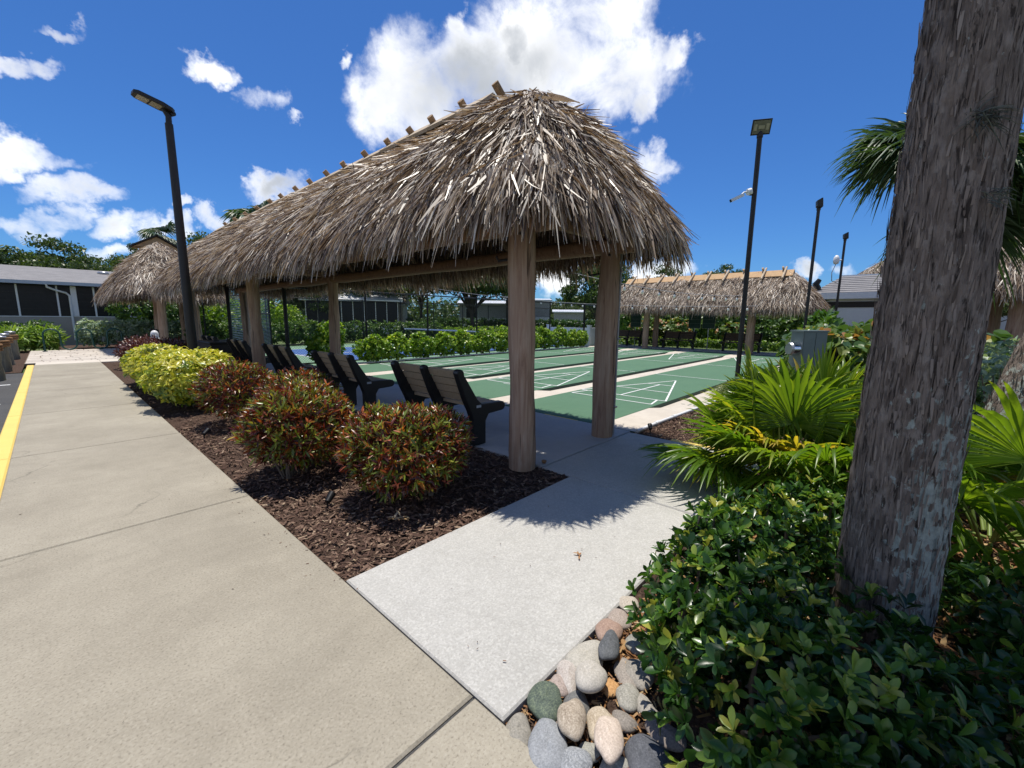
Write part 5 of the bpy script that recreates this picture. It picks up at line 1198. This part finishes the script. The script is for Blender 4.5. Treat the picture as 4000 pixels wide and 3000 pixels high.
for k in range(13):
    x_ = 2.0+1.02*k+rnd.uniform(-.1, .1); h_ = rnd.uniform(.78, 1.0)
    shrub('clusia_shrub', ORD[k]+' clusia shrub along the court fence, counting from the tallest one', 'shrub', [((x_, 9.62, h_*.52), (.66, .34, h_*.46)), ((x_+rnd.uniform(-.3, .3), 9.64, h_*.78), (.28, .24, h_*.38)), ((x_+rnd.uniform(-.4, .4), 9.60, h_*.68), (.24, .22, h_*.42))], 430, 6, .105, .58, 'clusia', 'obovate', 0, 'clusia shrubs along the court fence', 6, tilt=(25, 70), rmean=rnd.uniform(.45, .62), up=.6)
shrub('back_hedge', 'dense dark green hedge behind the pickleball court', 'hedge', [((x_, 20.0, .62), (.75, .5, .62)) for x_ in np.arange(-.2, 12.5, .9)], 2600, 5, .15, .5, 'hedge_dark', 'leaf', 0, None, 10, rmean=.45, top=.5)
shrub('back_hedge', 'low sunlit hedge continuing along the far fence', 'hedge', [((x_, 20.2, .42), (.75, .5, .45)) for x_ in np.arange(13, 24, .9)], 1400, 5, .15, .5, 'clusia', 'leaf', 0, None, 6, rmean=.4)

# ------------------------------------------------------------------ trees
def tree_mesh(seed, H, spread, nclump, nleaf, leaf, mat, trunk_h=.35, flat=.7, dense=.55):
    """returns trunk mesh and crown mesh for a broad crowned tree standing at the origin"""
    rg = np.random.default_rng(seed); rr = random.Random(seed)
    tm = MB(); th = H*trunk_h
    tm.tube([(0, 0, -.2), (.05*H*.2, .02, th*.5), (0.03*H*.3, -.02*H, th)], [H*.024, H*.018, H*.016], 10)
    C = []
    for k in range(nclump):
        az = 2.399*k+rr.uniform(-.4, .4); r = spread*math.sqrt((k+.5)/nclump)*rr.uniform(.75, 1.1)
        z = H*(trunk_h+.14)+(H*(1-trunk_h)-H*.14)*(1-.75*(r/spread)**1.8)*rr.uniform(.12, 1.0)
        c = np.array([math.cos(az)*r, math.sin(az)*r, min(z, H*.95)]); C.append((c, H*rr.uniform(.085, .15)))
        if k % 2 == 0:
            j_ = lambda a_: rr.uniform(-a_, a_)*H
            m1 = np.array([c[0]*.30+j_(.03), c[1]*.30+j_(.03), th+(c[2]-th)*.5+j_(.02)]); m2 = np.array([c[0]*.65+j_(.04), c[1]*.65+j_(.04), th+(c[2]-th)*.72+j_(.03)])
            tm.tube([(0, 0, th*rr.uniform(.7, 1.0)), m1, m2, c*np.array([.95, .95, .98])], [H*.011, H*.008, H*.005, H*.002], 6, False)
    P = []; 
    per = nleaf//nclump
    for c, r in C:
        u = sph(per); rad = r*RNG.random(per)**dense
        P.append(c+u*rad[:, None]*np.array([1.35, 1.35, flat]))
    P = np.concatenate(P); n = len(P); D = unit(RNG.normal(size=(n, 3))+[0, 0, -.1]); Nn = unit(RNG.normal(size=(n, 3))+[0, 0, .9])
    L = leaf*RNG.uniform(.6, 1.3, n); v, q, r = flatblades(P, D, Nn, L, L*.62, np.clip(.45+RNG.normal(0, .2, n), 0, 1), 2, .1, .5)
    return tm.mesh('trunk', True), quadmesh('crown', v, q, r)
PROTO = {}
def proto(key, *a):
    tm, cm = tree_mesh(*a[:-1]) if 0 else tree_mesh(*a)
    tm.materials.append(MATS['oak_bark']); cm.materials.append(MATS[a[6]]); PROTO[key] = (tm, cm, a[1])
proto('oakA', 21, 10, 5.6, 52, 17000, .30, 'oak_leaf', .22)
proto('oakB', 22, 10, 5.0, 48, 15000, .30, 'oak_leaf', .18, .65)
proto('oakC', 23, 10, 4.6, 30, 8500, .27, 'oak_leaf', .4, .6)
proto('lightA', 24, 8, 3.6, 30, 8500, .25, 'tree_light', .15)
def tree(name, label, px, ytop, D, key, rz=0.0, sxy=1.0, group=None, z=None):
    p = atd(px, ytop, D); tm, cm, H = PROTO[key]; s = (p[2]+.1)/H
    t = thing(name, label, 'tree', (p[0], p[1], -.1), rz, group); t.scale = (s*sxy, s*sxy, s)
    obj('trunk', tm, None, t); obj('crown', cm, None, t, kind='stuff'); return t
for (px, yt, D, key, rz, sx, lb, gr) in [
    (40, 965, 50, 'oakA', .3, 1.1, 'broad dark tree behind the screened house, farthest from the smaller hut', 'trees behind the screened house'),
    (215, 930, 52, 'oakB', 1.2, .95, 'tallest dark tree behind the screened house', 'trees behind the screened house'),
    (120, 1000, 60, 'oakC', 4, 1.2, 'low dark tree filling the gap between the two tallest behind the screened house', 'trees behind the screened house'),
    (345, 1000, 46, 'oakC', 2.2, .7, 'small slim tree behind the screened house, beside the tallest', 'trees behind the screened house'),
    (470, 1005, 55, 'lightA', .5, 1, 'olive green tree just left of the smaller hut roof', None),
    (535, 950, 58, 'oakC', 3.1, .55, 'sparse brownish tree rising over the tan gable', None),
    (755, 905, 62, 'lightA', 2.0, .6, 'thin pale green tree beside the lamp post', None),
    (1240, 1030, 48, 'oakB', .4, 1, 'shady oak above the white roofed house', 'oaks beyond the far fence'),
    (1480, 930, 50, 'oakA', 2.4, 1, 'shady oak above the cream cottage', 'oaks beyond the far fence'),
    (1640, 1000, 60, 'oakC', 1, 1, 'thinner oak between the cream cottage and the mauve grey one', 'oaks beyond the far fence'),
    (1840, 880, 46, 'oakA', 5.0, 1.0, 'thick trunked oak in front of the mauve grey cottage', 'oaks beyond the far fence'),
    (1985, 1010, 58, 'oakC', 2.6, .9, 'oak beside the grey and white house', 'oaks beyond the far fence'),
    (2350, 985, 40, 'oakA', 1.9, .78, 'spreading oak standing on the lawn left of the far hut', None),
    (2610, 1040, 46, 'oakB', .2, .9, 'oak half hidden behind the far hut roof', None),
    (2835, 1032, 62, 'oakC', 3.3, .8, 'treetop showing over the far hut ridge', None),
    (2560, 1180, 38, 'lightA', 2.2, 1.3, 'light green tree behind the bench by the low white wall', 'trees behind the far benches'),
    (2690, 1170, 40, 'lightA', .7, 1.3, 'light green tree behind the paired scoreboards', 'trees behind the far benches'),
    (2800, 1160, 44, 'oakC', .7, 1.2, 'dark tree behind the bench right of the scoreboards', 'trees behind the far benches'),
    (2950, 1165, 42, 'oakC', 4.7, 1.1, 'dark tree behind the last posts of the far hut', 'trees behind the far benches'),
    (3080, 1180, 40, 'lightA', 1.7, 1.3, 'green tree filling the gap left of the utility building', None),
    (3700, 1080, 34, 'oakB', 1, 1.1, 'dark tree hidden mostly behind the big palm trunk', 'trees right of the palm'),
    (3980, 1040, 36, 'oakA', 2, 1.0, 'dark tree beyond the hut behind the big palm', 'trees right of the palm'),
    (3850, 1100, 26, 'oakC', 3, 1.1, 'dark low tree right behind the leaning palm', 'trees right of the palm')]:
    tree('oak_tree' if key.startswith('oak') else 'leafy_tree', lb, px, yt, D, key, rz, sx, gr)
for k, px in enumerate(range(1900, 2460, 62)):
    tree('far_tree', 'tree in the far line beyond the lawn', px+rnd.uniform(-15, 15), 1165+rnd.uniform(-8, 18), 88+rnd.uniform(-6, 8), rnd.choice(('oakB', 'oakC', 'lightA')), rnd.random()*6, 1.5, 'trees in the far line')
# far woodland that closes the view
P = []; 
for k in range(420):
    a_ = math.radians(-25+140*(k+rnd.random())/420); D = rnd.uniform(120, 150); h_ = rnd.uniform(4, 8.5)
    c = np.array([CAM[0]+D*math.cos(a_), CAM[1]+D*math.sin(a_), 0]); m = 70
    P.append(c+np.c_[RNG.normal(0, 2.2, (m, 2)), h_*RNG.random(m)**.75])
P = np.concatenate(P); n = len(P)
v, q, r = flatblades(P, sph(n), unit(RNG.normal(size=(n, 3))+[0, 0, .6]), RNG.uniform(.6, 1.3, n), RNG.uniform(.5, .9, n), np.clip(.4+RNG.normal(0, .2, n), 0, 1), 2, .1, .5)
obj('woodland', quadmesh('woodland', v, q, r), MATS['oak_leaf'], label='far belt of trees closing the view', cat='woodland', kind='stuff')
# dark clipped hedge far across the lawn
hp_ = [atd(px, 1290, D) for px, D in ((1560, 52), (1850, 56), (2150, 58), (2480, 50), (2800, 44))]
ells = []
for a, b in zip(hp_, hp_[1:]):
    nseg = int(np.linalg.norm(b-a)/1.3)
    ells += [((a[0]+(b[0]-a[0])*k/nseg, a[1]+(b[1]-a[1])*k/nseg, .7), (.95, .8, .75)) for k in range(nseg)]
shrub('far_hedge', 'long dark clipped hedge across the far lawn', 'hedge', ells, 3600, 4, .3, .55, 'hedge_dark', 'leaf', 0, None, 0, rmean=.2, rvar=.15)

shrub('leafy_shrub', 'mass of mixed green shrubs behind the far benches', 'shrub', [((23.5+.5*math.sin(y_*2), y_, 1.3+.4*math.sin(y_*1.7)), (1.4, 1.3, 1.3)) for y_ in np.arange(1.0, 13, 1.5)], 2600, 5, .26, .5, 'hedge_dark', 'leaf', 0, None, 8, rmean=.55, rvar=.25)
# tall slim palms far off
def slim_palm(label, px, ytop, D, nf=22, bl=1.5):
    p = atd(px, ytop, D); t = thing('fan_palm_tree', label, 'palm', (p[0], p[1], -.1)); z = p[2]-bl*.8
    MB().tube([(0, 0, 0), (.1, 0, z*.5), (0, .05, z)], [.28, .2, .17], 10).build('trunk', MATS['oak_bark'], t, True)
    for k in range(nf):
        az = 2.399*k; e = math.radians(-40+115*((k*.618) % 1))
        V, Q, R, path = frond((0, 0, z), (math.cos(az)*math.cos(e), math.sin(az)*math.cos(e), math.sin(e)), bl*.75, bl, 16, 100, .6, 1.0, .45)
        obj('frond', quadmesh('frond', V, Q, R), MATS['sabal'], t)
slim_palm('tall slim palm on the skyline beside the lamp post', 640, 875, 62)
slim_palm('palm top peeping over the long thatched ridge', 1010, 790, 40, 18, 1.6)

# ------------------------------------------------------------------ string lights
def string_lights(label, A, B, n, sag, r=.035):
    A, B = np.array(A), np.array(B); t = thing('string_lights', label, 'string lights', A)
    f = lambda s: (B-A)*s-np.array([0, 0, sag*4*s*(1-s)])
    MB().tube([f(s) for s in np.linspace(0, 1, 24)], .009, 5).build('wire', MATS['shed_grey'], t)
    for k in range(n):
        p = f((k+.5)/n)
        MB().cyl(p, p-np.array([0, 0, .07]), r*.45, n=6).build('socket', MATS['black_metal'], t)
        MB().lathe(p-np.array([0, 0, .07]), [(r*.35, 0), (r*.8, -.03), (r, -.07), (r*.7, -.105), (0, -.12)], 8).build('bulb', MATS['bulb'], t, True)
string_lights('string of clear bulbs sagging from the long hut toward the far hut', atd(2030, 1010, 10), atd(2900, 1155, 19), 13, .25, .045)
string_lights('string of pale bulbs over the pickleball net', atd(1480, 1085, 17), atd(2010, 1160, 27), 12, .15, .05)
string_lights('string of pale bulbs running in front of the far thatch', atd(1960, 1160, 27), atd(2960, 1195, 19.5), 20, .2, .05)
